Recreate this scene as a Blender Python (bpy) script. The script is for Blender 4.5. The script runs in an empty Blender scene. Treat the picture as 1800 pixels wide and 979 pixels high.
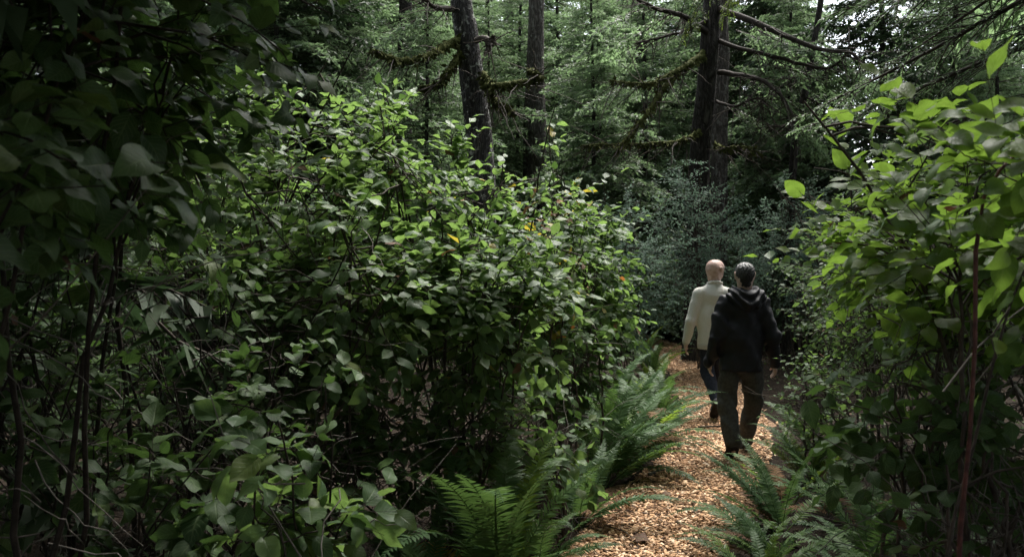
import bpy, math, random
import numpy as np
from mathutils import Vector, Matrix
from mathutils.bvhtree import BVHTree

scene = bpy.context.scene
col = scene.collection
R = math.radians
rng = np.random.default_rng(11)
random.seed(5)

# ------------------------------------------------------------------ camera
CAM = np.array([0.0, 0.0, 1.8])
PITCH = R(1.32)
cam_data = bpy.data.cameras.new('camera')
cam_data.sensor_width = 36.0
cam_data.lens = 30.0
cam_data.clip_start = 0.05
cam_data.clip_end = 600.0
cam_data.dof.use_dof = True
cam_data.dof.focus_distance = 5.5
cam_data.dof.aperture_fstop = 5.6
cam = bpy.data.objects.new('camera', cam_data)
cam.location = CAM
cam.rotation_euler = (math.pi / 2 - PITCH, 0, 0)
col.objects.link(cam)
scene.camera = cam

# ------------------------------------------------------------------ light
SUN_ELEV, SUN_AZ = R(60), R(28)          # azimuth measured from +Y towards +X
world = bpy.data.worlds.new('World')
scene.world = world
world.use_nodes = True
wn, wl = world.node_tree.nodes, world.node_tree.links
wn.clear()
sky = wn.new('ShaderNodeTexSky')
sky.sky_type = 'NISHITA'
sky.sun_disc = False
sky.sun_elevation = SUN_ELEV
sky.sun_rotation = SUN_AZ
hs = wn.new('ShaderNodeHueSaturation')
hs.inputs['Saturation'].default_value = 0.30
bg = wn.new('ShaderNodeBackground')
bg.inputs['Strength'].default_value = 0.055
wo = wn.new('ShaderNodeOutputWorld')
wl.new(sky.outputs[0], hs.inputs['Color'])
wl.new(hs.outputs[0], bg.inputs['Color'])
wl.new(bg.outputs[0], wo.inputs['Surface'])
sun_data = bpy.data.lights.new('sun', 'SUN')
sun_data.energy = 1.5
sun_data.angle = R(30)
sun_data.color = (1.0, 0.96, 0.9)
sun = bpy.data.objects.new('sun', sun_data)
sd = Vector((math.sin(SUN_AZ) * math.cos(SUN_ELEV), math.cos(SUN_AZ) * math.cos(SUN_ELEV), math.sin(SUN_ELEV)))
sun.rotation_euler = sd.to_track_quat('Z', 'Y').to_euler()
sun.location = (0, 0, 40)
col.objects.link(sun)

scene.view_settings.view_transform = 'Standard'
scene.view_settings.look = 'None'
scene.view_settings.exposure = 3.2
scene.view_settings.gamma = 1.0
scene.cycles.max_bounces = 7
scene.cycles.diffuse_bounces = 4
scene.cycles.glossy_bounces = 2
scene.cycles.transmission_bounces = 4
scene.cycles.transparent_max_bounces = 4
scene.cycles.caustics_reflective = False
scene.cycles.caustics_refractive = False
scene.cycles.sample_clamp_indirect = 4.0
scene.cycles.use_denoising = True

# ------------------------------------------------------------------ helpers
def tag(o, label=None, cat=None, group=None, kind=None):
    if label: o['label'] = label
    if cat: o['category'] = cat
    if group: o['group'] = group
    if kind: o['kind'] = kind
    return o

def empty(name, loc):
    o = bpy.data.objects.new(name, None)
    o.empty_display_size = 0.1
    o.location = loc
    col.objects.link(o)
    return o

def link(name, me, parent=None, loc=(0, 0, 0)):
    o = bpy.data.objects.new(name, me)
    col.objects.link(o)
    if parent is not None:
        o.parent = parent
    o.location = loc
    return o

def make_mesh(name, V, F, mats, tint=None, luv=None, mi=None, smooth=True):
    V = np.ascontiguousarray(V, np.float32); F = np.ascontiguousarray(F, np.int32)
    me = bpy.data.meshes.new(name)
    nv, nf = len(V), len(F)
    me.vertices.add(nv); me.vertices.foreach_set('co', V.ravel())
    me.loops.add(nf * 3); me.loops.foreach_set('vertex_index', F.ravel())
    me.polygons.add(nf)
    me.polygons.foreach_set('loop_start', np.arange(nf, dtype=np.int32) * 3)
    me.polygons.foreach_set('loop_total', np.full(nf, 3, np.int32))
    if smooth:
        me.polygons.foreach_set('use_smooth', np.ones(nf, bool))
    if mi is not None:
        me.polygons.foreach_set('material_index', np.ascontiguousarray(mi, np.int32))
    a = me.attributes.new('tint', 'FLOAT', 'POINT')
    a.data.foreach_set('value', np.ascontiguousarray(tint if tint is not None else np.zeros(nv), np.float32))
    if luv is not None:
        a = me.attributes.new('luv', 'FLOAT_VECTOR', 'POINT')
        L = np.zeros((nv, 3), np.float32); L[:, :2] = luv
        a.data.foreach_set('vector', L.ravel())
    for m in (mats if isinstance(mats, (list, tuple)) else [mats]):
        me.materials.append(m)
    me.update(calc_edges=True)
    me.validate()
    return me

class MB:
    """collects triangle soups"""
    def __init__(s): s.V, s.F, s.T, s.L, s.M, s.n = [], [], [], [], [], 0
    def add(s, V, F, tint=0.0, luv=None, mi=0):
        V = np.asarray(V, float).reshape(-1, 3); F = np.asarray(F, int).reshape(-1, 3)
        s.V.append(V); s.F.append(F + s.n); s.n += len(V)
        s.T.append(np.broadcast_to(np.asarray(tint, float), (len(V),)))
        s.L.append(np.zeros((len(V), 2)) if luv is None else luv)
        s.M.append(np.full(len(F), mi))
        return s
    def mesh(s, name, mats, smooth=True):
        return make_mesh(name, np.vstack(s.V), np.vstack(s.F), mats, np.concatenate(s.T), np.vstack(s.L), np.concatenate(s.M), smooth)

def nrm(a): return a / np.maximum(np.linalg.norm(a, axis=-1, keepdims=True), 1e-9)

def tubes(P, Rr, sides=5, cap=True):
    """P (m,n,3) polylines, Rr (m,n) radii -> V, F"""
    P = np.asarray(P, float); Rr = np.asarray(Rr, float)
    if P.ndim == 2: P, Rr = P[None], Rr[None]
    m, n, _ = P.shape
    T = nrm(np.gradient(P, axis=1))
    mean = nrm(P[:, -1] - P[:, 0])
    ref = np.where(np.abs(mean[:, 2:3]) > 0.8, np.array([[1.0, 0.13, 0]]), np.array([[0.05, 0.1, 1.0]]))[:, None, :]
    N = nrm(np.cross(T, ref)); B = np.cross(T, N)
    a = np.arange(sides) * 2 * math.pi / sides
    ring = P[:, :, None] + Rr[:, :, None, None] * (np.cos(a)[None, None, :, None] * N[:, :, None] + np.sin(a)[None, None, :, None] * B[:, :, None])
    V = ring.reshape(-1, 3)
    i = np.arange(m)[:, None, None] * n * sides + np.arange(n - 1)[None, :, None] * sides
    j = np.arange(sides)[None, None, :]; j2 = (j + 1) % sides
    q = np.stack([i + j, i + j2, i + sides + j2, i + sides + j], -1).reshape(-1, 4)
    F = np.vstack([q[:, [0, 1, 2]], q[:, [0, 2, 3]]])
    return V, F

def bez(p0, p1, p2, n):
    t = np.linspace(0, 1, n)[:, None]
    return (1 - t) ** 2 * p0 + 2 * t * (1 - t) * p1 + t * t * p2

def spline(pts, n):
    """Catmull-Rom through pts"""
    p = np.asarray(pts, float)
    p = np.vstack([2 * p[0] - p[1], p, 2 * p[-1] - p[-2]])
    out = []
    k = len(p) - 3
    for u in np.linspace(0, k, n):
        i = min(int(u), k - 1); t = u - i
        a, b, c, d = p[i:i + 4]
        out.append(0.5 * (2 * b + (c - a) * t + (2 * a - 5 * b + 4 * c - d) * t * t + (3 * b - a - 3 * c + d) * t ** 3))
    return np.array(out)

def frames(d, n):
    """local axes as rows: x = width, y = length (d), z = normal"""
    y = nrm(d); x = nrm(np.cross(y, n)); z = np.cross(x, y)
    return np.stack([x, y, z], -2)

def scatter(mb, tmpl, pos, M, s, tint, mi=0):
    V, F, luv = tmpl
    k = len(pos)
    if k == 0: return
    W = np.einsum('vi,kij->kvj', V, M) * np.asarray(s)[:, None, None] + pos[:, None]
    FF = (F[None] + (np.arange(k) * len(V))[:, None, None]).reshape(-1, 3)
    mb.add(W.reshape(-1, 3), FF, np.repeat(tint, len(V)), np.tile(luv, (k, 1)), mi)

def project(p):
    """pixel position in the 1800-wide photograph and depth (used only to choose how finely a leaf is split off)"""
    q = p - CAM
    c, s = math.cos(PITCH), math.sin(PITCH)
    dep = q[..., 1] * c - q[..., 2] * s
    up = q[..., 1] * s + q[..., 2] * c
    dd = np.maximum(dep, 0.05)
    return 900 + 1500 * q[..., 0] / dd, 489.5 - 1500 * up / dd, dep

def wobble(p, seed=0, f=1.0):
    a = np.sin(p[..., 0] * 3.1 * f + seed) + np.sin(p[..., 1] * 2.7 * f + 1.7 * seed + 1.3 * np.sin(p[..., 2] * 2.3 * f))
    b = np.sin((p[..., 0] + p[..., 1]) * 5.3 * f + seed * 2.1) + np.sin((p[..., 2] - p[..., 0]) * 6.1 * f + seed)
    return 0.3 * a + 0.2 * b

# ------------------------------------------------------------------ materials
def mat_new(name):
    m = bpy.data.materials.new(name); m.use_nodes = True
    nt = m.node_tree; nt.nodes.clear()
    out = nt.nodes.new('ShaderNodeOutputMaterial')
    return m, nt, out

def node(nt, t, **kw):
    n = nt.nodes.new(t)
    for k, v in kw.items(): setattr(n, k, v)
    return n

def rnd_value(nt):
    """tint attribute + object random, wrapped to 0..1"""
    at = node(nt, 'ShaderNodeAttribute', attribute_name='tint')
    oi = node(nt, 'ShaderNodeObjectInfo')
    ad = node(nt, 'ShaderNodeMath', operation='ADD'); fr = node(nt, 'ShaderNodeMath', operation='FRACT')
    nt.links.new(at.outputs['Fac'], ad.inputs[0]); nt.links.new(oi.outputs['Random'], ad.inputs[1])
    nt.links.new(ad.outputs[0], fr.inputs[0])
    return fr.outputs[0]

def ramp(nt, fac, stops, interp='LINEAR'):
    r = node(nt, 'ShaderNodeValToRGB'); r.color_ramp.interpolation = interp
    e = r.color_ramp.elements
    e[0].position, e[0].color = stops[0][0], (*stops[0][1], 1)
    e[1].position, e[1].color = stops[-1][0], (*stops[-1][1], 1)
    for p, c in stops[1:-1]:
        k = e.new(p); k.color = (*c, 1)
    nt.links.new(fac, r.inputs[0])
    return r.outputs[0]

def leaf_mat(name, stops, trans, tmix=0.35, rough=0.42, spec=0.45, veins=True):
    m, nt, out = mat_new(name)
    L = nt.links
    rv = rnd_value(nt)
    c = ramp(nt, rv, stops)
    p = node(nt, 'ShaderNodeBsdfPrincipled')
    p.inputs['Roughness'].default_value = rough
    p.inputs['Specular IOR Level'].default_value = spec
    tr = node(nt, 'ShaderNodeBsdfTranslucent')
    geo = node(nt, 'ShaderNodeNewGeometry')
    nz = node(nt, 'ShaderNodeTexNoise'); nz.inputs['Scale'].default_value = 34.0; nz.inputs['Detail'].default_value = 3.0
    L.new(geo.outputs['Position'], nz.inputs['Vector'])
    mx = node(nt, 'ShaderNodeMix', data_type='RGBA', blend_type='MULTIPLY')
    mx.inputs[0].default_value = 0.55
    blot = ramp(nt, nz.outputs['Fac'], [(0.3, (0.6, 0.62, 0.5)), (0.6, (1.15, 1.1, 1.1))])
    L.new(c, mx.inputs[6]); L.new(blot, mx.inputs[7])
    colr = mx.outputs[2]
    if veins:
        at = node(nt, 'ShaderNodeAttribute', attribute_name='luv')
        sx = node(nt, 'ShaderNodeSeparateXYZ'); L.new(at.outputs['Vector'], sx.inputs[0])
        ab = node(nt, 'ShaderNodeMath', operation='ABSOLUTE'); L.new(sx.outputs['X'], ab.inputs[0])
        # side veins: lines of constant v - 0.7|u|
        k = node(nt, 'ShaderNodeMath', operation='MULTIPLY_ADD'); L.new(ab.outputs[0], k.inputs[0]); k.inputs[1].default_value = -0.35
        L.new(sx.outputs['Y'], k.inputs[2])
        w = node(nt, 'ShaderNodeMath', operation='MULTIPLY'); L.new(k.outputs[0], w.inputs[0]); w.inputs[1].default_value = 44.0
        sn = node(nt, 'ShaderNodeMath', operation='SINE'); L.new(w.outputs[0], sn.inputs[0])
        side = node(nt, 'ShaderNodeMapRange'); L.new(sn.outputs[0], side.inputs[0]); side.inputs[1].default_value = 0.75; side.inputs[2].default_value = 1.0
        mid = node(nt, 'ShaderNodeMapRange'); L.new(ab.outputs[0], mid.inputs[0]); mid.inputs[1].default_value = 0.1; mid.inputs[2].default_value = 0.02
        mxv = node(nt, 'ShaderNodeMath', operation='MAXIMUM'); L.new(side.outputs[0], mxv.inputs[0]); L.new(mid.outputs[0], mxv.inputs[1])
        sc = node(nt, 'ShaderNodeMath', operation='MULTIPLY'); L.new(mxv.outputs[0], sc.inputs[0]); sc.inputs[1].default_value = 0.4
        vm = node(nt, 'ShaderNodeMix', data_type='RGBA')
        L.new(sc.outputs[0], vm.inputs[0]); L.new(colr, vm.inputs[6]); vm.inputs[7].default_value = (0.16, 0.22, 0.09, 1)
        colr = vm.outputs[2]
        bp = node(nt, 'ShaderNodeBump'); bp.inputs['Strength'].default_value = 0.35; bp.inputs['Distance'].default_value = 0.004
        bp.invert = True
        L.new(mxv.outputs[0], bp.inputs['Height']); L.new(bp.outputs[0], p.inputs['Normal'])
    L.new(colr, p.inputs['Base Color'])
    tm = node(nt, 'ShaderNodeMix', data_type='RGBA', blend_type='MULTIPLY'); tm.inputs[0].default_value = 0.5
    tm.inputs[6].default_value = (*trans, 1); L.new(blot, tm.inputs[7])
    L.new(tm.outputs[2], tr.inputs['Color'])
    ms = node(nt, 'ShaderNodeMixShader'); ms.inputs[0].default_value = tmix
    L.new(p.outputs[0], ms.inputs[1]); L.new(tr.outputs[0], ms.inputs[2]); L.new(ms.outputs[0], out.inputs[0])
    return m

def simple_mat(name, stops, scale=20.0, rough=0.8, spec=0.3, bump=0.0, bscale=60.0, stretch=(1, 1, 1), use_rnd=False, bdist=0.01, detail=6.0, coord='Object', dist=0.0):
    m, nt, out = mat_new(name); L = nt.links
    p = node(nt, 'ShaderNodeBsdfPrincipled')
    p.inputs['Roughness'].default_value = rough; p.inputs['Specular IOR Level'].default_value = spec
    tc = node(nt, 'ShaderNodeTexCoord'); mp = node(nt, 'ShaderNodeMapping'); mp.inputs['Scale'].default_value = stretch
    L.new(tc.outputs[coord], mp.inputs[0])
    nz = node(nt, 'ShaderNodeTexNoise'); nz.inputs['Scale'].default_value = scale; nz.inputs['Detail'].default_value = detail
    nz.inputs['Distortion'].default_value = dist
    L.new(mp.outputs[0], nz.inputs['Vector'])
    fac = rnd_value(nt) if use_rnd else nz.outputs['Fac']
    c = ramp(nt, fac, stops)
    if use_rnd:
        mx = node(nt, 'ShaderNodeMix', data_type='RGBA', blend_type='MULTIPLY'); mx.inputs[0].default_value = 0.6
        L.new(c, mx.inputs[6]); L.new(ramp(nt, nz.outputs['Fac'], [(0.3, (0.6, 0.6, 0.6)), (0.65, (1.1, 1.1, 1.1))]), mx.inputs[7]); c = mx.outputs[2]
    L.new(c, p.inputs['Base Color'])
    if bump > 0:
        n2 = node(nt, 'ShaderNodeTexNoise'); n2.inputs['Scale'].default_value = bscale; n2.inputs['Detail'].default_value = 5.0
        L.new(mp.outputs[0], n2.inputs['Vector'])
        b = node(nt, 'ShaderNodeBump'); b.inputs['Strength'].default_value = bump; b.inputs['Distance'].default_value = bdist
        L.new(n2.outputs['Fac'], b.inputs['Height']); L.new(b.outputs[0], p.inputs['Normal'])
    L.new(p.outputs[0], out.inputs[0])
    return m

M = {}
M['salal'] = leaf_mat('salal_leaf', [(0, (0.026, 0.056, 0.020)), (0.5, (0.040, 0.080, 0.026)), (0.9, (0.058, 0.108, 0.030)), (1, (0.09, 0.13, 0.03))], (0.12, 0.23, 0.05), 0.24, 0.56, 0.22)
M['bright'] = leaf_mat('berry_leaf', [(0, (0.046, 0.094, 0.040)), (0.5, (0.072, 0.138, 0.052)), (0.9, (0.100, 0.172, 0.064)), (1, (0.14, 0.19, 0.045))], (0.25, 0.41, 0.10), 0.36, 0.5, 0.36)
M['lime'] = leaf_mat('lime_leaf', [(0, (0.045, 0.095, 0.022)), (0.5, (0.070, 0.135, 0.026)), (1, (0.11, 0.17, 0.03))], (0.30, 0.50, 0.07), 0.45, 0.48, 0.32)
M['small'] = leaf_mat('small_leaf', [(0, (0.04, 0.078, 0.036)), (1, (0.09, 0.145, 0.068))], (0.2, 0.34, 0.11), 0.34, 0.5, 0.4, False)
M['grey'] = leaf_mat('huckleberry_leaf', [(0, (0.060, 0.102, 0.074)), (0.6, (0.090, 0.142, 0.110)), (1, (0.125, 0.18, 0.145))], (0.24, 0.37, 0.26), 0.36, 0.6, 0.2, False)
M['yellow'] = leaf_mat('yellow_leaf', [(0, (0.30, 0.26, 0.04)), (1, (0.42, 0.32, 0.06))], (0.6, 0.5, 0.06), 0.35, 0.5, 0.4)
M['orange'] = leaf_mat('orange_leaf', [(0, (0.30, 0.11, 0.03)), (1, (0.34, 0.20, 0.11))], (0.5, 0.2, 0.05), 0.3, 0.6, 0.3)
M['brownleaf'] = leaf_mat('brown_leaf', [(0, (0.10, 0.05, 0.035)), (1, (0.22, 0.13, 0.09))], (0.2, 0.1, 0.05), 0.15, 0.7, 0.2)
M['litter'] = leaf_mat('leaf_litter', [(0, (0.02, 0.013, 0.009)), (0.8, (0.06, 0.04, 0.026)), (1, (0.12, 0.08, 0.05))], (0.1, 0.06, 0.03), 0.1, 0.8, 0.2)
M['fern'] = leaf_mat('fern_frond', [(0, (0.034, 0.076, 0.026)), (0.6, (0.054, 0.108, 0.036)), (1, (0.08, 0.14, 0.042))], (0.14, 0.26, 0.06), 0.24, 0.55, 0.2, False)
M['fernlime'] = leaf_mat('fern_frond_light', [(0, (0.06, 0.13, 0.03)), (1, (0.10, 0.17, 0.03))], (0.3, 0.45, 0.05), 0.38, 0.5, 0.4, False)
M['ferndead'] = leaf_mat('fern_frond_dead', [(0, (0.09, 0.05, 0.03)), (1, (0.2, 0.12, 0.06))], (0.2, 0.1, 0.04), 0.15, 0.8, 0.2, False)
M['fernyellow'] = leaf_mat('fern_frond_yellow', [(0, (0.25, 0.17, 0.03)), (1, (0.35, 0.24, 0.05))], (0.5, 0.35, 0.05), 0.25, 0.7, 0.2, False)
M['hemlock'] = leaf_mat('hemlock_needles', [(0, (0.055, 0.085, 0.050)), (0.5, (0.085, 0.130, 0.074)), (1, (0.125, 0.175, 0.098))], (0.26, 0.40, 0.19), 0.38, 0.55, 0.35, False)
M['hemlight'] = leaf_mat('hemlock_spray', [(0, (0.055, 0.090, 0.026)), (1, (0.10, 0.15, 0.04))], (0.26, 0.38, 0.07), 0.35, 0.5, 0.35, False)
M['spruce'] = leaf_mat('spruce_needles', [(0, (0.028, 0.050, 0.026)), (1, (0.060, 0.095, 0.045))], (0.08, 0.15, 0.06), 0.2, 0.6, 0.3, False)
M['twig'] = simple_mat('twig_bark', [(0.3, (0.026, 0.020, 0.015)), (0.7, (0.085, 0.068, 0.052))], 30, 0.8, 0.3, 0.4, 90)
M['twigdark'] = simple_mat('dark_stem', [(0.3, (0.014, 0.011, 0.008)), (0.7, (0.045, 0.036, 0.028))], 30, 0.85, 0.2, 0.4, 90)
M['twigdead'] = simple_mat('dead_twig', [(0.3, (0.07, 0.06, 0.05)), (0.7, (0.19, 0.17, 0.15))], 30, 0.8, 0.3, 0.3, 90)
M['redstem'] = simple_mat('red_bark', [(0.35, (0.055, 0.016, 0.013)), (0.65, (0.13, 0.045, 0.032))], 40, 0.6, 0.4, 0.4, 90)
M['greenstem'] = simple_mat('green_stem', [(0.3, (0.05, 0.075, 0.025)), (0.7, (0.11, 0.13, 0.05))], 30, 0.7, 0.3)
M['moss'] = simple_mat('moss', [(0.3, (0.045, 0.055, 0.018)), (0.6, (0.12, 0.13, 0.045)), (0.8, (0.17, 0.17, 0.08))], 26, 0.95, 0.1, 1.0, 70, bdist=0.03)

def bark_mat(name, dark, mid, light, lichen=0.0):
    m, nt, out = mat_new(name); L = nt.links
    p = node(nt, 'ShaderNodeBsdfPrincipled'); p.inputs['Roughness'].default_value = 0.9; p.inputs['Specular IOR Level'].default_value = 0.2
    tc = node(nt, 'ShaderNodeTexCoord'); mp = node(nt, 'ShaderNodeMapping'); mp.inputs['Scale'].default_value = (1, 1, 0.28)
    L.new(tc.outputs['Object'], mp.inputs[0])
    mp.inputs['Scale'].default_value = (1, 1, 0.16)
    nd = node(nt, 'ShaderNodeTexNoise'); nd.inputs['Scale'].default_value = 16; nd.inputs['Detail'].default_value = 4
    L.new(mp.outputs[0], nd.inputs['Vector'])
    va = node(nt, 'ShaderNodeVectorMath', operation='MULTIPLY_ADD'); va.inputs[1].default_value = (.14, .14, .14)
    L.new(nd.outputs['Color'], va.inputs[0]); L.new(mp.outputs[0], va.inputs[2])
    vo = node(nt, 'ShaderNodeTexVoronoi', feature='DISTANCE_TO_EDGE'); vo.inputs['Scale'].default_value = 22
    n1 = node(nt, 'ShaderNodeTexNoise'); n1.inputs['Scale'].default_value = 12; n1.inputs['Detail'].default_value = 9; n1.inputs['Roughness'].default_value = .68
    L.new(va.outputs[0], vo.inputs['Vector']); L.new(mp.outputs[0], n1.inputs['Vector'])
    c = ramp(nt, n1.outputs['Fac'], [(0.3, dark), (0.5, mid), (0.72, light)])
    cr = node(nt, 'ShaderNodeMapRange'); L.new(vo.outputs['Distance'], cr.inputs[0]); cr.inputs[2].default_value = 0.22
    mx = node(nt, 'ShaderNodeMix', data_type='RGBA'); L.new(cr.outputs[0], mx.inputs[0]); mx.inputs[6].default_value = (*[x * 0.8 for x in dark], 1); L.new(c, mx.inputs[7])
    cc = mx.outputs[2]
    if lichen > 0:
        n2 = node(nt, 'ShaderNodeTexNoise'); n2.inputs['Scale'].default_value = 11; n2.inputs['Detail'].default_value = 6; n2.inputs['Roughness'].default_value = 0.65
        L.new(tc.outputs['Object'], n2.inputs['Vector'])
        lr = node(nt, 'ShaderNodeMapRange'); L.new(n2.outputs['Fac'], lr.inputs[0]); lr.inputs[1].default_value = 0.555; lr.inputs[2].default_value = 0.61
        sc = node(nt, 'ShaderNodeMath', operation='MULTIPLY'); L.new(lr.outputs[0], sc.inputs[0]); sc.inputs[1].default_value = lichen
        m2 = node(nt, 'ShaderNodeMix', data_type='RGBA'); L.new(sc.outputs[0], m2.inputs[0]); L.new(cc, m2.inputs[6]); m2.inputs[7].default_value = (0.42, 0.43, 0.40, 1)
        cc = m2.outputs[2]
    L.new(cc, p.inputs['Base Color'])
    ad = node(nt, 'ShaderNodeMath', operation='ADD'); L.new(cr.outputs[0], ad.inputs[0]); L.new(n1.outputs['Fac'], ad.inputs[1])
    b = node(nt, 'ShaderNodeBump'); b.inputs['Strength'].default_value = 1.0; b.inputs['Distance'].default_value = 0.03
    L.new(ad.outputs[0], b.inputs['Height']); L.new(b.outputs[0], p.inputs['Normal']); L.new(p.outputs[0], out.inputs[0])
    return m

M['bark'] = bark_mat('bark_dark', (0.030, 0.026, 0.024), (0.062, 0.055, 0.050), (0.12, 0.11, 0.10))
M['barklichen'] = bark_mat('bark_lichen', (0.040, 0.037, 0.037), (0.085, 0.08, 0.077), (0.16, 0.155, 0.15), 0.9)
M['barkgrey'] = bark_mat('bark_grey', (0.060, 0.052, 0.046), (0.11, 0.098, 0.088), (0.19, 0.175, 0.16), 0.25)
M['soil'] = simple_mat('forest_floor', [(0.3, (0.012, 0.009, 0.006)), (0.6, (0.028, 0.020, 0.014)), (0.8, (0.05, 0.036, 0.022))], 9, 0.95, 0.1, 1.0, 40, bdist=0.03, detail=10)
M['pathbase'] = simple_mat('chip_path', [(0.3, (0.09, 0.05, 0.03)), (0.5, (0.22, 0.135, 0.08)), (0.7, (0.42, 0.27, 0.17))], 70, 0.9, 0.2, 1.0, 80, bdist=0.02, detail=4)
M['chip'] = simple_mat('wood_chip', [(0, (0.06, 0.04, 0.028)), (0.10, (0.17, 0.10, 0.06)), (0.25, (0.40, 0.23, 0.125)), (0.6, (0.60, 0.37, 0.21)), (0.88, (0.70, 0.47, 0.29)), (1, (0.74, 0.57, 0.41))], 60, 0.85, 0.2, use_rnd=True)

# ------------------------------------------------------------------ ground and path
PATHPTS = np.array([(-1.2, -5), (-0.5, -1), (0.0, 2), (0.42, 4), (0.80, 5.14), (1.28, 6.4), (1.90, 7.8), (2.38, 9.6), (2.78, 12), (2.98, 14), (3.05, 16.5), (2.85, 19), (2.2, 22), (1.0, 26)], float)
_pl = spline(np.c_[PATHPTS, np.zeros(len(PATHPTS))], 400)[:, :2]
def path_x(y): return np.interp(y, _pl[:, 1], _pl[:, 0])
def path_dist(x, y):
    """approximate distance to the path's centre line"""
    s = (path_x(y + 0.2) - path_x(y - 0.2)) / 0.4
    return np.abs(x - path_x(y)) / np.sqrt(1 + s * s)

def ground_z(x, y):
    x = np.asarray(x, float); y = np.asarray(y, float)
    d = path_dist(x, np.clip(y, -5, 26))
    far = np.clip((d - 0.7) / 2.5, 0, 1)
    b = 0.10 * np.sin(x * 0.9 + 1.0) * np.cos(y * 0.7) + 0.05 * np.sin(x * 2.3 + y * 1.9)
    return far * (0.12 + b) + 0.35 * np.clip((y - 18) / 20, 0, 1) * far

def make_ground():
    xs = np.concatenate([np.linspace(-120, -14, 16), np.linspace(-13, 13, 130), np.linspace(14, 120, 16)])
    ys = np.concatenate([np.linspace(-80, -8, 12), np.linspace(-7, 30, 180), np.linspace(32, 160, 20)])
    X, Y = np.meshgrid(xs, ys)
    Z = ground_z(X, Y)
    V = np.stack([X, Y, Z], -1).reshape(-1, 3)
    nx, ny = len(xs), len(ys)
    i = (np.arange(ny - 1)[:, None] * nx + np.arange(nx - 1)[None]).ravel()
    F = np.vstack([np.c_[i, i + 1, i + nx + 1], np.c_[i, i + nx + 1, i + nx]])
    tag(link('ground', make_mesh('ground', V, F, M['soil'])), 'dark forest floor under the shrubs', kind='structure')
make_ground()

def make_path():
    n = 160
    c = spline(np.c_[PATHPTS, np.zeros(len(PATHPTS))], n)[:, :2]
    t = np.gradient(c, axis=0); t /= np.linalg.norm(t, axis=1)[:, None]
    nr = np.c_[t[:, 1], -t[:, 0]]
    k = np.linspace(-1, 1, 9)
    wl_ = 0.46 + 0.10 * np.sin(c[:, 1] * 2.3) + 0.06 * np.sin(c[:, 1] * 5.1 + 1)
    wr_ = 0.44 + 0.09 * np.sin(c[:, 1] * 1.9 + 2) + 0.06 * np.sin(c[:, 1] * 6.3)
    off = np.where(k[None] < 0, k[None] * wl_[:, None], k[None] * wr_[:, None])
    P = c[:, None] + off[..., None] * nr[:, None]
    Z = ground_z(P[..., 0], P[..., 1]) + 0.012 + 0.012 * np.sin(P[..., 0] * 7) * np.cos(P[..., 1] * 6) - 0.012 * np.abs(k)[None] ** 4
    V = np.concatenate([P, Z[..., None]], -1).reshape(-1, 3)
    i = (np.arange(n - 1)[:, None] * 9 + np.arange(8)[None]).ravel()
    F = np.vstack([np.c_[i, i + 1, i + 10], np.c_[i, i + 10, i + 9]])
    po = tag(link('path', make_mesh('path', V, F, M['pathbase'])), 'narrow path of orange brown wood chips through the forest', kind='structure')
    # chips
    tm = []
    for q in range(8):
        wd = rng.uniform(.13, .30)
        top = np.array([(-.5, -wd * rng.uniform(.5, 1), .02), (.5 * rng.uniform(.7, 1.1), -wd, .05), (.5, wd * rng.uniform(.4, 1), .0), (-.5 * rng.uniform(.7, 1.1), wd, .06)])
        top[:, 2] += rng.normal(0, .05, 4)
        Vc = np.vstack([top, top - [0, 0, .07]])
        Fc = [(0, 1, 2), (0, 2, 3)] + [(j, j + 4, (j + 1) % 4 + 4) for j in range(4)] + [(j, (j + 1) % 4 + 4, (j + 1) % 4) for j in range(4)]
        tm.append((Vc, np.array(Fc), np.zeros((8, 2))))
    n = 44000
    yy = 4.2 + (22 - 4.2) * rng.random(n) ** 1.9
    hw = 0.46
    uu = np.clip(rng.normal(0, 0.36, n), -1.25, 1.25)
    uu = np.where(rng.random(n) < 0.75, rng.uniform(-1.0, 1.0, n), uu * 1.15)
    s = (path_x(yy + .2) - path_x(yy - .2)) / .4; q = np.sqrt(1 + s * s)
    xx = path_x(yy) + uu * hw / q; yy = yy - uu * hw * s / q
    zz = ground_z(xx, yy) + 0.016 + np.abs(rng.normal(0, 0.009, n))
    size = rng.gamma(3.0, 0.0062, n) + 0.013
    size = np.minimum(size, 0.11)
    th = rng.uniform(0, 2 * math.pi, n)
    d = np.c_[-np.sin(th), np.cos(th), rng.normal(0, 0.25, n)]
    nn = np.c_[rng.normal(0, .3, n), rng.normal(0, .3, n), np.ones(n)]
    Mx = frames(d, nn); tint = rng.random(n) ** 0.8 * 0.98
    pos = np.c_[xx, yy, zz]
    damp = wobble(pos * [1, 1, 0], 3, .9) + .5 * wobble(pos * [1, 1, 0], 8, 2.3)
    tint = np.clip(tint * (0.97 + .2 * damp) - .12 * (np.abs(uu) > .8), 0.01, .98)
    kk = rng.integers(0, 8, n)
    px, py, dep = project(pos)
    app = np.where((py < 985) & (px > 900) & (px < 1400), size * 1500 / dep, 0)
    big = np.argsort(-app)[:280]
    isbig = np.zeros(n, bool); isbig[big] = True
    mb = MB()
    for a in range(8):
        sel = (kk == a) & ~isbig
        scatter(mb, tm[a], pos[sel], Mx[sel], size[sel], tint[sel])
    tag(link('wood_chips', mb.mesh('wood_chips', M['chip'], False), po), kind='stuff')
    cm = [make_mesh('wood_chip', t_[0], t_[1], M['chip'], smooth=False) for t_ in tm]
    for i_ in big:
        o = link('wood_chip', cm[kk[i_]], po)
        o.matrix_local = Matrix.Translation(pos[i_]) @ Matrix(Mx[i_].T.tolist()).to_4x4() @ Matrix.Scale(size[i_], 4)
make_path()

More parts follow.
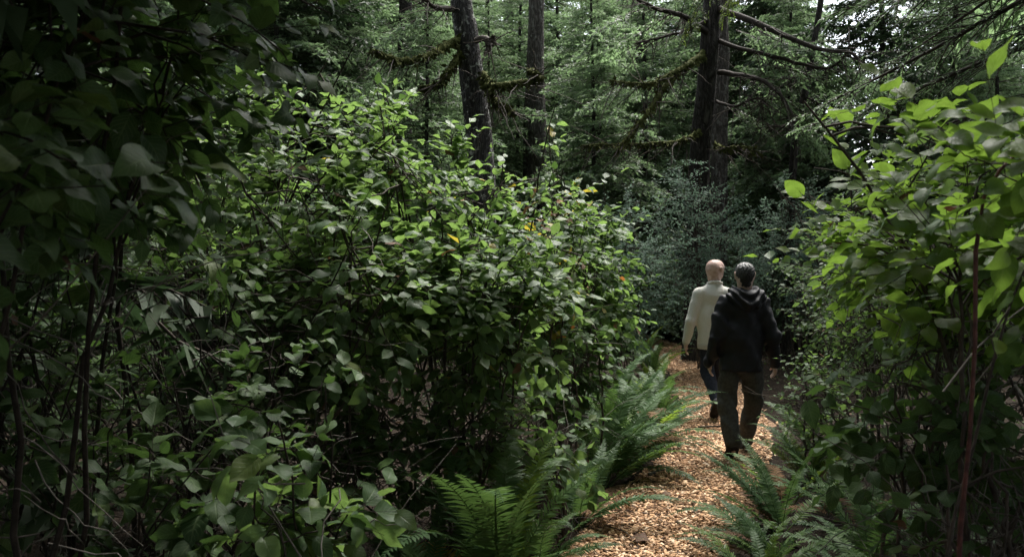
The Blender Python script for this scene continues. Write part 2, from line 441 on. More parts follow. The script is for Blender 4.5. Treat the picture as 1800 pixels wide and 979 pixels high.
# ------------------------------------------------------------------ leaves
def leaf_template(rows, W, tip, fold, bend, seed, heart=0.0, lobes=0):
    r = np.random.default_rng(seed)
    t = np.linspace(0, 1, rows + 1)
    w = W * 0.5 * np.sin(math.pi * t ** 0.72) ** 0.85 * (1 - 0.25 * t ** tip)
    w[0] = W * 0.06; w[-1] = 0.0
    if lobes:
        w = w * (1 + 0.35 * np.cos(t * math.pi * 2 * lobes))
    ph = r.uniform(0, 6.28, 2)
    V, luv = [], []
    for i, tt in enumerate(t):
        a = bend * tt
        y = (math.sin(a) / bend if abs(bend) > 1e-3 else tt); z = -((1 - math.cos(a)) / bend if abs(bend) > 1e-3 else 0)
        for u in (-1, 0, 1):
            x = u * w[i]
            zz = z + fold * abs(x) + 0.05 * math.sin(tt * 9 + ph[0] + u * 1.3) * abs(u)
            yy = y - heart * abs(u) * (1 - tt) ** 3 * 0.5
            V.append((x, yy, zz)); luv.append((u, tt))
    F = []
    for i in range(rows):
        a = i * 3; b = a + 3
        for k in (0, 1):
            if i < rows - 1:
                F += [(a + k, a + k + 1, b + k + 1), (a + k, b + k + 1, b + k)]
            else:
                F += [(a + k, a + k + 1, b + 1)]
    V = V[:-3] + [V[-2]]; luv = luv[:-3] + [luv[-2]]
    F = [tuple(min(x, len(V) - 1) if x >= rows * 3 else x for x in f) for f in F]
    return np.array(V), np.array(F), np.array(luv)

LEAF = {}
LEAF['oval'] = [leaf_template(7, 0.68 + 0.05 * (k % 3), 2.5, [0.25, -0.12, 0.4, 0.1, 0.3, -0.2][k], [0.5, 0.9, -0.25, 0.3, 1.2, 0.65][k], 30 + k, 0.25) for k in range(6)]
LEAF['ovalfar'] = [leaf_template(3, 0.68 + 0.05 * (k % 3), 2.5, [0.25, -0.12, 0.4, 0.1][k], [0.5, 0.9, -0.25, 0.3][k], 30 + k, 0.25) for k in range(4)]
LEAF['point'] = [leaf_template(7, 0.62, 1.2, [0.3, 0.1, -0.15, 0.35, 0.2, 0.0][k], [0.6, 0.3, 0.9, -0.2, 1.1, 0.4][k], 50 + k, 0.1) for k in range(6)]
LEAF['pointfar'] = [leaf_template(3, 0.62, 1.2, [0.3, 0.1, -0.15, 0.35][k], [0.6, 0.3, 0.9, -0.2][k], 50 + k, 0.1) for k in range(4)]
LEAF['tiny'] = [leaf_template(2, 0.5, 2, f, b, 3) for f, b in ((0.2, 0.3), (-0.1, 0.6), (0.3, -0.2))]
LEAF['maple'] = [leaf_template(8, 0.85, 1.0, 0.2, b, 70 + k, 0.3, lobes=3) for k, b in enumerate((0.5, 0.9, -0.3))]
_leafmesh = {}
def leaf_mesh(shape, k, mat):
    key = (shape, k, mat)
    if key not in _leafmesh:
        V, F, luv = LEAF[shape][k]
        _leafmesh[key] = make_mesh('leaf', V, F, M[mat], None, luv)
    return _leafmesh[key]

NEARG = 'dark leafy shrubs on the near left'
ALL = []      # every shrub's leaves, split into leaf parts and foliage at the end

def in_env(r, c, rad, k, shell=0.0):
    d = nrm(r.normal(size=(k, 3)))
    rr = (shell + (1 - shell) * r.random(k)) ** (1 / 2.2)
    return c + d * rr[:, None] * rad

def shrub(label, base, c, rad, stems=7, nbr=50, ntw=220, lpt=6, size=0.08, mat='bright', shape='oval', seed=1, group='leafy shrubs beside the path',
          stem_r=0.011, dead=20, autumn=0.0, up=0.25, stem_mat='twig', name='shrub', extra_stem=None, cat='shrub', twl=0.30, flat=0.38, low=-1.0, tmin=.35, droop=.16):
    if group == NEARG: stem_mat = 'twigdark'  # near stems get a darker bark, foreground shade put into their colour
    r = np.random.default_rng(seed)
    base = np.array([base[0], base[1], float(ground_z(base[0], base[1])) - 0.03]); c = np.array(c, float); rad = np.array(rad, float)
    root = empty(name, base)
    tag(root, label, cat, group)
    # stems
    S = []
    for i in range(stems):
        tgt = in_env(r, c, rad * (0.85 if i % 3 else 1.0), 1)[0]
        if i % 3 == 0: tgt[2] = c[2] + rad[2] * r.uniform(.6, 1.25)
        tgt[2] = max(tgt[2], c[2] - 0.2 * rad[2])
        b = base + [r.normal(0, 0.13), r.normal(0, 0.13), 0]
        mid = np.array([b[0] * .65 + tgt[0] * .35 + r.normal(0, .08), b[1] * .65 + tgt[1] * .35 + r.normal(0, .08), b[2] + (tgt[2] - b[2]) * r.uniform(.6, .85)])
        p = bez(b, mid, tgt, 12)
        p[1:-1] += r.normal(0, 0.012, (10, 3))
        S.append(p)
    if extra_stem is not None:
        S[0] = spline(extra_stem, 12)
    S = np.array(S)
    for i in range(stems):
        rr = np.linspace(stem_r * r.uniform(.7, 1.3), stem_r * 0.35, 12)
        if extra_stem is not None and i == 0: rr = np.linspace(stem_r * 1.1, stem_r * .6, 12) * (1 + .12 * np.sin(np.arange(12) * 2.1))
        V, F = tubes(S[i] - base, rr, 6)
        link('stem', make_mesh('stem', V, F, M['redstem' if (extra_stem is not None and i == 0) else stem_mat]), root)
    # branches
    si = r.integers(0, stems, nbr); ti = r.uniform(tmin, 0.97, nbr)
    idx = ti * 11; i0 = idx.astype(int); f = (idx - i0)[:, None]
    st = S[si, i0] * (1 - f) + S[si, np.minimum(i0 + 1, 11)] * f
    tgt = in_env(r, c, rad, nbr, 0.35)
    tgt[:, 2] = np.maximum(tgt[:, 2], c[2] + low * rad[2])
    dv = tgt - st; ln = np.linalg.norm(dv, axis=1, keepdims=True)
    mxl = 0.75 * max(rad)
    dv = dv / np.maximum(ln, 1e-6) * np.minimum(ln, mxl * r.uniform(0.6, 1.2, (nbr, 1)))
    t = np.linspace(0, 1, 7)[None, :, None]
    arch = np.linalg.norm(dv, axis=1)[:, None, None] * (t * (1 - t)) * r.uniform(0.1, 0.6, (nbr, 1, 1)) * np.array([0, 0, 1.0])
    Bp = st[:, None] + dv[:, None] * t + arch
    Bp[:, 1:] += r.normal(0, 0.010, (nbr, 6, 3))
    V1, F1 = tubes(Bp - base, np.linspace(stem_r * 0.5, stem_r * 0.2, 7)[None].repeat(nbr, 0), 4)
    # twigs
    bi = r.integers(0, nbr, ntw); tb = r.uniform(0.25, 1.0, ntw)
    idx = tb * 6; i0 = np.minimum(idx.astype(int), 5); f = (idx - i0)[:, None]
    st2 = Bp[bi, i0] * (1 - f) + Bp[bi, i0 + 1] * f
    out = st2 - c; out = nrm(out / rad)
    d2 = nrm(nrm(dv[bi]) * 0.5 + out * 0.7 + r.normal(0, 0.5, (ntw, 3)) + np.array([0, 0, up]))
    l2 = r.uniform(0.5, 1.2, (ntw, 1)) * twl
    t = np.linspace(0, 1, 5)[None, :, None]
    Tp = st2[:, None] + d2[:, None] * l2[:, None] * t + np.array([0, 0, -1.0]) * (t ** 2) * l2[:, None] * r.uniform(-0.1, 0.45, (ntw, 1, 1))
    V2, F2 = tubes((Tp - base)[:, ::2], np.linspace(stem_r * 0.2, stem_r * 0.10, 3)[None].repeat(ntw, 0), 3)
    mb = MB(); mb.add(V1, F1); mb.add(V2, F2)
    tag(link('twigs', mb.mesh('twigs', M[stem_mat]), root), kind='stuff')
    # dead bare twigs in the interior
    if dead:
        hb = np.clip(r.random(dead), .05, 1)
        s0 = np.stack([np.interp(hb[i] * 0.75, np.linspace(0, 1, 12), S[r.integers(0, stems)][:, k]) for i in range(dead) for k in range(3)]).reshape(dead, 3)
        dd = nrm(r.normal(0, 1, (dead, 3)) + [0, -.3, .15]); ld = r.uniform(.25, .75, (dead, 1))
        t = np.linspace(0, 1, 7)[None, :, None]
        Dp = s0[:, None] + dd[:, None] * ld[:, None] * t + np.cumsum(r.normal(0, 0.016, (dead, 7, 3)), 1)
        V, F = tubes(Dp - base, np.linspace(.0032, .0012, 7)[None].repeat(dead, 0), 3)
        tag(link('bare_twigs', make_mesh('bare_twigs', V, F, M['twigdead']), root), kind='stuff')
    # leaves
    n = ntw * lpt
    tw = np.repeat(np.arange(ntw), lpt); k = np.tile(np.arange(lpt), ntw)
    tt = np.clip((k + 0.8) / lpt + r.normal(0, .05, n), 0.12, 1.0)
    idx = tt * 4; i0 = np.minimum(idx.astype(int), 3); f = (idx - i0)[:, None]
    pos = Tp[tw, i0] * (1 - f) + Tp[tw, i0 + 1] * f
    ax = nrm(Tp[tw, i0 + 1] - Tp[tw, i0])
    side = nrm(np.cross(ax, np.array([0, 0, 1.0]) + r.normal(0, .15, (n, 3)))) * np.where(k % 2 == 0, 1, -1)[:, None]
    last = (k == lpt - 1)[:, None]
    dr = nrm(np.where(last, ax, ax * 0.55 + side * 0.85) + r.normal(0, 0.22, (n, 3)) + np.array([0, 0, -droop]))
    nv = nrm(np.array([0, 0, 1.0]) + r.normal(0, flat, (n, 3)) + 0.55 * nrm((pos - c) / rad))
    sz = size * r.uniform(0.5, 1.0, n) ** .6 * r.choice([1.0, 1.25], n) * (1 - 0.25 * (tt > .92))
    pos = pos + dr * 0.15 * sz[:, None]
    mats = np.full(n, mat, object)
    if mat == 'bright': mats[r.random(n) < .2] = 'salal'
    if mat == 'lime': mats[r.random(n) < .12] = 'bright'
    if shape != 'tiny': mats[r.random(n) < .004] = 'brownleaf'
    if autumn:
        q = r.random(n)
        mats[q < autumn] = 'yellow'; mats[q < autumn * 0.45] = 'orange'; mats[q < autumn * 0.25] = 'brownleaf'
    ALL.append(dict(root=root, base=base, pos=pos, M=frames(dr, nv), s=sz, mat=mats, shape=shape, tint=r.random(n)))
    return root

def split_leaves():
    """leaves that show 10 pixels or more become leaf parts; the rest of a shrub's leaves one foliage part"""
    quads, owner = [], []
    Q = np.array([(0, 0, 0), (-0.25, .45, 0), (0, 1, 0), (0.25, .45, 0)])
    VV, FF, off = [], [], 0
    for a in ALL:
        n = len(a['pos'])
        W = np.einsum('vi,kij->kvj', Q, a['M']) * a['s'][:, None, None] + a['pos'][:, None]
        VV.append(W.reshape(-1, 3)); i = np.arange(n) * 4 + off
        FF.append(np.stack([np.c_[i, i + 1, i + 2], np.c_[i, i + 2, i + 3]], 1).reshape(-1, 3)); off += 4 * n
        a['mid'] = W[:, [1, 3]].mean(1); a['W'] = W
    bvh = BVHTree.FromPolygons(np.vstack(VV).tolist(), np.vstack(FF).tolist(), all_triangles=True)
    start = 0
    o = Vector(CAM)
    total = 0
    for a in ALL:
        n = len(a['pos'])
        px, py, dep = project(a['mid'])
        wp = np.maximum(a['s'] * 1500 / np.maximum(dep, .1), 0)
        cand = np.where((wp > 13) & (px > -30) & (px < 1830) & (py > -30) & (py < 1010) & (dep > .2))[0] if a['shape'] != 'tiny' else []
        vis = []
        for i in cand:
            for p in (a['mid'][i], a['W'][i, 2] * .8 + a['mid'][i] * .2, a['W'][i, 1] * .7 + a['mid'][i] * .3):
                d = Vector(p) - o; L = d.length
                h = bvh.ray_cast(o, d / L, L + 0.05)
                if h[2] is None or h[2] // 2 == start + i or h[3] > L - 0.004:
                    vis.append(i); break
        vis = np.array(vis, int)
        if len(vis) > 260:
            vis = vis[np.argsort(-wp[vis])[:260]]
        isv = np.zeros(n, bool); isv[vis] = True
        total += len(vis)
        sh = a['shape']; nk = len(LEAF[sh])
        kk = np.arange(n) * 7 % nk
        for i in vis:
            m = a['mat'][i]
            s_, k_ = (sh, kk[i]) if m not in ('orange', 'yellow') or i % 2 else ('maple', i % 3)
            lf = link('leaf', leaf_mesh(s_, k_, m), a['root'])
            lf.matrix_local = Matrix.Translation(a['pos'][i] - a['base']) @ Matrix(a['M'][i].T.tolist()).to_4x4() @ Matrix.Scale(a['s'][i], 4)
            if m in ('orange', 'yellow', 'brownleaf'):
                lf['label'] = {'orange': 'leaf turned orange', 'yellow': 'yellowing leaf', 'brownleaf': 'withered brown leaf'}[m]
        mb = MB(); ms = sorted(set(a['mat'].tolist()))
        shf = sh + 'far' if sh + 'far' in LEAF else sh
        nf = len(LEAF[shf]); kf = np.arange(n) * 7 % nf
        for mi, m in enumerate(ms):
            for k in range(nf):
                sel = ~isv & (a['mat'] == m) & (kf == k)
                scatter(mb, LEAF[shf][k], a['pos'][sel] - a['base'], a['M'][sel], a['s'][sel], a['tint'][sel], mi)
        tag(link('foliage', mb.mesh('foliage', [M[m] for m in ms]), a['root']), kind='stuff')
        start += n
    print('leaf parts', total)

# ---- left side, near and dark
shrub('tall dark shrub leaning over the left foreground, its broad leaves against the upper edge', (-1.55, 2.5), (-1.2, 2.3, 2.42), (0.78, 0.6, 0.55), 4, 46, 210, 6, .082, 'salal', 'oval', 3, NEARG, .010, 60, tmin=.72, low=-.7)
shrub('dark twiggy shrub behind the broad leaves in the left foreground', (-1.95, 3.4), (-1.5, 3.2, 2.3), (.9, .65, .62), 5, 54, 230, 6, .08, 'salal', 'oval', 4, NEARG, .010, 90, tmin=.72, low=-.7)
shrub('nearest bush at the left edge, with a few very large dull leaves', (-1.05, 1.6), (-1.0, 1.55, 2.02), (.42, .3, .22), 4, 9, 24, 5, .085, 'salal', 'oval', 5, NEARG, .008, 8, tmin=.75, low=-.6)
shrub('low broad-leaved plant with leaves toned pale as if lit in the bottom left corner area', (-.72, 2.75), (-.66, 2.55, 1.08), (.36, .35, .26), 5, 16, 44, 5, .10, 'bright', 'oval', 6, NEARG, .007, 16, low=-.6)  # lighter leaf colour stands in for brighter light on this plant
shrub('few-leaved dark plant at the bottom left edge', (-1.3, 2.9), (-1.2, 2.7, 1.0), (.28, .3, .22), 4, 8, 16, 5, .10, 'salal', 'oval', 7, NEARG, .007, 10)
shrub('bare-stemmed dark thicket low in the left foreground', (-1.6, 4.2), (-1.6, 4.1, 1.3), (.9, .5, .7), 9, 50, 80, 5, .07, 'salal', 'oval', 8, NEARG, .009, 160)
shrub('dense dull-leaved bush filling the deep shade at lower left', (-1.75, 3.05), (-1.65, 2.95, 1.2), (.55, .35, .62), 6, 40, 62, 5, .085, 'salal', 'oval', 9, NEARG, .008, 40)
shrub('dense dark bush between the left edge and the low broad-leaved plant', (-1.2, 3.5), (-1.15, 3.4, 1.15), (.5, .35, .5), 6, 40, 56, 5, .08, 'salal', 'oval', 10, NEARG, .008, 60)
# ---- left side, the lit wall of berry bushes
MIDG = 'berry bushes on the left of the path'
shrub('tall bright green berry bush left of the mossy trunk', (-1.6, 5.4), (-1.2, 5.2, 2.22), (1.0, .8, .82), 10, 80, 380, 7, .088, 'bright', 'point', 21, MIDG)
shrub('leafy berry bush directly below the mossy leaning trunk', (-.45, 5.6), (-.45, 5.5, 2.12), (.74, .7, .82), 9, 74, 350, 7, .086, 'bright', 'point', 22, MIDG, autumn=.006)
shrub('front berry bush overhanging the largest sword fern', (-.22, 5.1), (-.22, 5.0, 1.5), (.7, .5, .52), 7, 56, 240, 7, .086, 'bright', 'oval', 23, MIDG, dead=70, autumn=.006, tmin=.55, low=-.85)
shrub('berry bush between the dark thicket and the lit front bush', (-1.0, 4.5), (-.95, 4.5, 1.62), (.75, .55, .66), 9, 76, 300, 6, .088, 'bright', 'oval', 24, MIDG, dead=90, tmin=.5, low=-.75)
shrub('autumn-tinged bush with scattered yellow and orange leaves', (.2, 6.5), (.16, 6.4, 2.0), (.62, .55, .78), 9, 50, 200, 6, .086, 'bright', 'point', 25, MIDG, autumn=.07, dead=40)
shrub('rounded green bush beside the path, just left of the walkers', (.60, 7.8), (.62, 7.6, 1.75), (.58, .6, .78), 8, 64, 280, 7, .086, 'bright', 'oval', 26, MIDG, autumn=.012, dead=30)
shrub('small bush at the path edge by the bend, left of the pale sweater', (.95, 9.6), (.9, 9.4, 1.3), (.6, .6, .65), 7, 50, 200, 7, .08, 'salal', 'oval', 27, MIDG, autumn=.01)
shrub('berry bush at the far left, seen through the dark foreground branches', (-2.7, 6.6), (-2.6, 6.5, 2.6), (1.1, .9, 1.0), 9, 80, 380, 6, .08, 'bright', 'point', 28, MIDG)
shrub('low broad-leaved plant behind the largest sword fern', (.18, 5.5), (.12, 5.4, .72), (.5, .35, .28), 6, 34, 90, 5, .086, 'bright', 'oval', 29, MIDG, dead=30)
shrub('sprawling bush above the ferns at the left path edge', (.38, 6.9), (.36, 6.8, .95), (.45, .4, .35), 6, 34, 90, 6, .08, 'salal', 'oval', 30, MIDG, dead=20)
shrub('shaded bush low in front of the dark thicket, sparse leaves', (-1.0, 4.2), (-.9, 4.1, .85), (.5, .4, .3), 6, 30, 44, 4, .086, 'salal', 'oval', 31, MIDG, dead=110)
shrub('undergrowth plant under the front berry bush, beside the largest fern', (-.3, 4.95), (-.28, 4.9, .8), (.5, .3, .3), 6, 34, 100, 5, .08, 'bright', 'oval', 32, MIDG, dead=60)
shrub('leafy low bush filling the shade left of the largest fern', (-.8, 4.7), (-.85, 4.65, .7), (.5, .35, .4), 7, 40, 110, 5, .08, 'salal', 'oval', 33, MIDG, dead=90)
shrub('low bush in deep shade behind the dark thicket', (-1.9, 5.2), (-1.9, 5.1, .8), (.8, .4, .6), 8, 50, 150, 5, .085, 'salal', 'oval', 34, MIDG, dead=90)
shrub('low bush in deep shade at the far left', (-2.9, 5.6), (-2.9, 5.5, .9), (.8, .4, .8), 8, 50, 160, 5, .085, 'salal', 'oval', 35, MIDG, dead=60)
# ---- right side
RG = 'lime green shrubs on the right of the path'
shrub('lime green shrub with broad backlit leaves, middle of the right side', (1.85, 3.1), (1.74, 3.1, 1.93), (.72, .6, .40), 5, 56, 210, 6, .088, 'lime', 'oval', 41, RG, dead=50, up=.4, tmin=.6, low=-.2, flat=.28, droop=.02)
shrub('lime green shrub reaching out towards the walkers', (2.3, 4.4), (1.98, 4.4, 1.93), (.84, .6, .44), 5, 72, 300, 6, .085, 'lime', 'oval', 42, RG, dead=50, up=.35, tmin=.55, low=-.3, flat=.28, droop=.02)
shrub('red-stemmed sapling at the right edge with large lime leaves', (1.12, 2.0), (1.36, 2.02, 2.08), (.34, .3, .22), 2, 16, 44, 5, .078, 'lime', 'oval', 43, RG, .0060, 6, up=.4, tmin=.8, low=-.6, flat=.28, droop=.02,
      extra_stem=[(0.99, 2.0, 0.0), (1.045, 2.0, .7), (1.06, 2.01, 1.1), (1.075, 1.98, 1.5), (1.09, 2.0, 1.87), (1.16, 2.02, 2.02), (1.34, 2.05, 2.16)], name='sapling', cat='sapling')
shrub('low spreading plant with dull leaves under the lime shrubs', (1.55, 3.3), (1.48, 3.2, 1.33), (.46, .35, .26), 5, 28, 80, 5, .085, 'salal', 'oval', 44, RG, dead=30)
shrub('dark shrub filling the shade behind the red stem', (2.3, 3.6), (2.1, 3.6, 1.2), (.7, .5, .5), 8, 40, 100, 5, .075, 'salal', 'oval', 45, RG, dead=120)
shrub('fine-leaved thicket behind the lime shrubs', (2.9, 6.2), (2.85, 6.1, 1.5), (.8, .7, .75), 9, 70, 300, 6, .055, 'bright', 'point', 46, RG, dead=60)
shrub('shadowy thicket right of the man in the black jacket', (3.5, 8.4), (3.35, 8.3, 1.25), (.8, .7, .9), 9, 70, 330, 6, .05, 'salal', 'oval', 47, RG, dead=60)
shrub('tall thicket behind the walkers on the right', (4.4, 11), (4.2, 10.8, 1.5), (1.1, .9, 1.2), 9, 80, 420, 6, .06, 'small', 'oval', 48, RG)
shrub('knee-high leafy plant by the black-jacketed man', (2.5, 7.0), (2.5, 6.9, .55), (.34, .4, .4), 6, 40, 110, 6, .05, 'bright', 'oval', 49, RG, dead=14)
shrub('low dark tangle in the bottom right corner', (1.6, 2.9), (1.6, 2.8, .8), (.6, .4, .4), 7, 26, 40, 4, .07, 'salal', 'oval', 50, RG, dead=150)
# ---- beyond the bend
FG = 'fine-leaved shrubs beyond the bend in the path'
shrub('grey-green huckleberry with tiny leaves above the bald head', (3.1, 13.8), (3.0, 13.5, 1.9), (1.15, .9, 1.4), 10, 90, 620, 14, .062, 'grey', 'tiny', 61, FG, dead=10, twl=.42, flat=.5)
shrub('grey-green huckleberry left of the bald head', (1.7, 12.6), (1.6, 12.4, 1.55), (1.0, .9, 1.25), 9, 80, 520, 14, .062, 'grey', 'tiny', 62, FG, dead=10, twl=.42, flat=.5)
shrub('dim huckleberry right of the double trunk', (4.8, 14.4), (4.7, 14.2, 1.9), (1.2, .9, 1.3), 9, 80, 520, 14, .062, 'grey', 'tiny', 63, FG, dead=10, twl=.42, flat=.5)
shrub('broad-leaved bush closing the path where it bends', (2.1, 16.8), (2.2, 16.6, 1.2), (1.1, .8, 1.1), 9, 80, 360, 7, .065, 'small', 'oval', 64, FG)
shrub('dark bush behind the two walkers at the bend', (3.9, 17), (3.8, 16.6, 1.4), (1.2, .8, 1.3), 9, 80, 380, 7, .06, 'small', 'oval', 65, FG)
shrub('low understory bush behind the autumn-tinged bush', (0.1, 11), (0.1, 11, 1.5), (1.3, .9, 1.2), 9, 80, 380, 7, .07, 'small', 'oval', 66, FG)
shrub('understory bush far behind the bright berry bushes', (-2.4, 10.2), (-2.4, 10, 1.7), (1.5, .9, 1.2), 9, 80, 380, 7, .07, 'small', 'oval', 67, FG)
shrub('deep thicket far behind the lime shrubs', (6.3, 12.5), (6.2, 12.3, 1.6), (1.4, .9, 1.3), 9, 80, 380, 7, .06, 'small', 'oval', 68, FG)
split_leaves()

# ------------------------------------------------------------------ ferns
def frond_mesh(seed, mat, curl=1.2, L=1.0, rise=R(72)):
    r = np.random.default_rng(seed)
    n = 26
    t = np.linspace(0, 1, n)
    ang = rise - curl * t ** 1.5
    ds = 1.0 / (n - 1)
    y = np.concatenate([[0], np.cumsum(np.cos(ang[:-1]) * ds)]); z = np.concatenate([[0], np.cumsum(np.sin(ang[:-1]) * ds)])
    x = 0.05 * np.sin(t * 2.2 + seed) * t
    P = np.c_[x, y, z]
    mb = MB()
    V, F = tubes(P, 0.0055 * (1 - 0.8 * t), 4); mb.add(V, F, .2)
    m = 44
    tp = np.linspace(0.13, 0.985, m)
    w = 0.105 * np.minimum((tp - 0.06) / 0.16, 1) ** .7 * (1 - ((tp - .3).clip(0) / .72) ** 1.7) + 0.006
    for s in (-1, 1):
        p0 = np.stack([np.interp(tp + s * .006, t, P[:, k]) for k in range(3)], 1)
        T = nrm(np.stack([np.interp(tp + .02, t, P[:, k]) - np.interp(tp - .02, t, P[:, k]) for k in range(3)], 1))
        up = nrm(np.cross(np.tile([1.0, 0, 0], (m, 1)), T))
        side = np.cross(T, up) * s
        d = nrm(side * 1.0 + T * (0.28 + 0.4 * tp[:, None]) + up * r.normal(.10, .10, (m, 1)) + r.normal(0, .05, (m, 3)))
        nv = nrm(up + r.normal(0, .18, (m, 3)))
        X = nrm(np.cross(d, nv)); ln = w * r.uniform(.88, 1.08, m)
        ww = np.minimum(0.0085, ln * .16)[:, None]; ln = ln[:, None]
        b = p0; V = np.stack([b - X * ww * .5, b + X * ww * .8 + 0 * d, b + d * ln * .45 - X * ww - nv * ln * .02, b + d * ln * .45 + X * ww - nv * ln * .02, b + d * ln - nv * ln * .16], 1)
        i = np.arange(m)[:, None] * 5
        Fp = np.vstack([i + [0, 1, 3], i + [0, 3, 2], i + [2, 3, 4]])
        mb.add(V.reshape(-1, 3), Fp, np.repeat(r.uniform(0, .12, m), 5))
    return mb.mesh('frond', M[mat])

FROND = {m: [frond_mesh(80 + k + 10 * j, m, c, 1, R(a)) for k, (c, a) in enumerate(((1.0, 68), (1.5, 74), (0.7, 55), (1.9, 78), (1.2, 48)))] for j, m in enumerate(('fern', 'fernlime'))}
FROND['ferndead'] = [frond_mesh(120 + k, 'ferndead', c, 1, R(a)) for k, (c, a) in enumerate(((2.2, 55), (1.9, 40)))]
FROND['fernyellow'] = [frond_mesh(140, 'fernyellow', 1.2, 1, R(38))]
FERNG = 'sword ferns along the path'
def fern(label, x, y, n, L, seed, lime=0.12, dead=1, yellow=0, lean=None, arch=False):
    r = np.random.default_rng(seed)
    z = float(ground_z(x, y))
    root = tag(empty('sword_fern', (x, y, z)), label, 'fern', FERNG)
    a0 = r.uniform(0, 6.28)
    for i in range(n + dead + yellow):
        m = 'fern' if r.random() > lime else 'fernlime'
        if i >= n: m = 'ferndead' if i < n + dead else 'fernyellow'
        k = r.integers(0, len(FROND[m]))
        if arch and len(FROND[m]) == 5: k = (2, 4, 4)[k % 3]
        o = link('frond', FROND[m][k], root)
        az = a0 + i * 2.399 + r.normal(0, .2)
        if lean is not None and r.random() < .55: az = lean + r.normal(0, .6)
        tilt = r.normal(0, .16)
        o.location = (r.normal(0, .03), r.normal(0, .03), 0)
        o.rotation_euler = (tilt, r.normal(0, .12), az)
        s = L * r.uniform(.7, 1.15)
        o.scale = (s, s, s)
        if m == 'ferndead': o['label'] = 'withered brown frond'
        if m == 'fernyellow': o['label'] = 'yellow frond'
# azimuth: 0 points to +Y, -90 deg to +X
fern('largest sword fern, upright fronds in front of the berry bushes at bottom centre', -.05, 4.25, 18, 1.2, 1, .08, 2, 1)
fern('sword fern with drooping pale fronds left of the largest fern', -.42, 4.05, 12, .80, 2, .05, 1, 0, R(60))
fern('sword fern sending low fronds over the chips at the bottom edge', .17, 4.8, 10, .62, 3, .1, 2, 0, R(-80))
fern('sword fern with arching fronds at the left path edge, mid distance', .70, 6.75, 16, 1.0, 4, .05, 2, 0, R(-70))
fern('fern left of the path directly below the sprawling bush', 1.05, 7.5, 16, 1.0, 5, .05, 1, 0, R(-80))
fern('fern left of the path, level with the man in the black jacket', 1.3, 8.2, 15, .9, 6, .05, 1)
fern('fern left of the path, just before the bald man', 1.6, 9.3, 15, .78, 7, .1, 1)
fern('fern left of the path beside the bald man', 1.7, 10.4, 14, .8, 8, .35, 1)
fern('pale fern at the inside of the bend', 2.0, 12.2, 13, .8, 9, .5, 1)
fern('fern in front of the bald man to his left', 2.25, 13.6, 12, .8, 10, .2, 0)
fern('fern at the far end of the visible path', 2.35, 15.2, 12, .8, 11, .3, 0)
fern('sword fern whose fronds sweep over the right path edge', 1.76, 5.55, 16, .70, 12, .1, 2, 0, R(70), True)
fern('sword fern at the right path edge nearest the camera', 1.52, 4.85, 15, .66, 13, .1, 2, 0, R(60), True)
fern('light green fern in front of the boots of the man in black', 2.36, 6.75, 13, .72, 14, .5, 2, 0, R(75))
fern('dark fern in the lower right, under the lime shrubs', 1.9, 4.6, 12, .66, 15, .05, 1)
fern('shaded fern behind the one that sweeps over the path', 2.25, 5.9, 11, .7, 16, .05, 2)
fern('tall dark fern under the lime shrub', 2.15, 5.0, 11, .85, 17, .0, 1)
fern('fern right of the man in black', 2.85, 8.2, 11, .7, 18, .1, 1)
fern('bright fern cut by the bottom edge, right of the path', 1.32, 4.45, 10, .55, 19, .7, 1, 0, R(-40))
fern('dark fern deep in the left foreground shade', -1.45, 3.3, 9, .8, 20, .0, 1)
fern('fern standing between the two left path-edge bushes', .35, 5.95, 10, .6, 21, .0, 1)

fern('fern with fronds over the chips just past the bottom edge, left of the path', .42, 5.65, 12, .74, 22, .05, 2, 0, R(-70), True)
fern('fern squeezed between two others at the left path edge', .9, 7.05, 13, .9, 23, .1, 2, 0, R(-80), True)
fern('fern behind the left path-edge ferns, against the rounded bush', .95, 8.0, 14, 1.1, 24, .05, 1)
fern('fern behind the path-edge ferns, beside the small bush at the bend', 1.3, 8.9, 14, 1.0, 25, .15, 1)
fern('half dead fern below the lime shrubs, dark', 2.05, 4.25, 11, .75, 26, .0, 3)
fern('dark fern in the bottom right corner', 1.75, 3.9, 11, .7, 27, .0, 2)
fern('fern right of the path between two taller ones', 1.98, 6.2, 12, .66, 28, .15, 1, 0, R(80), True)

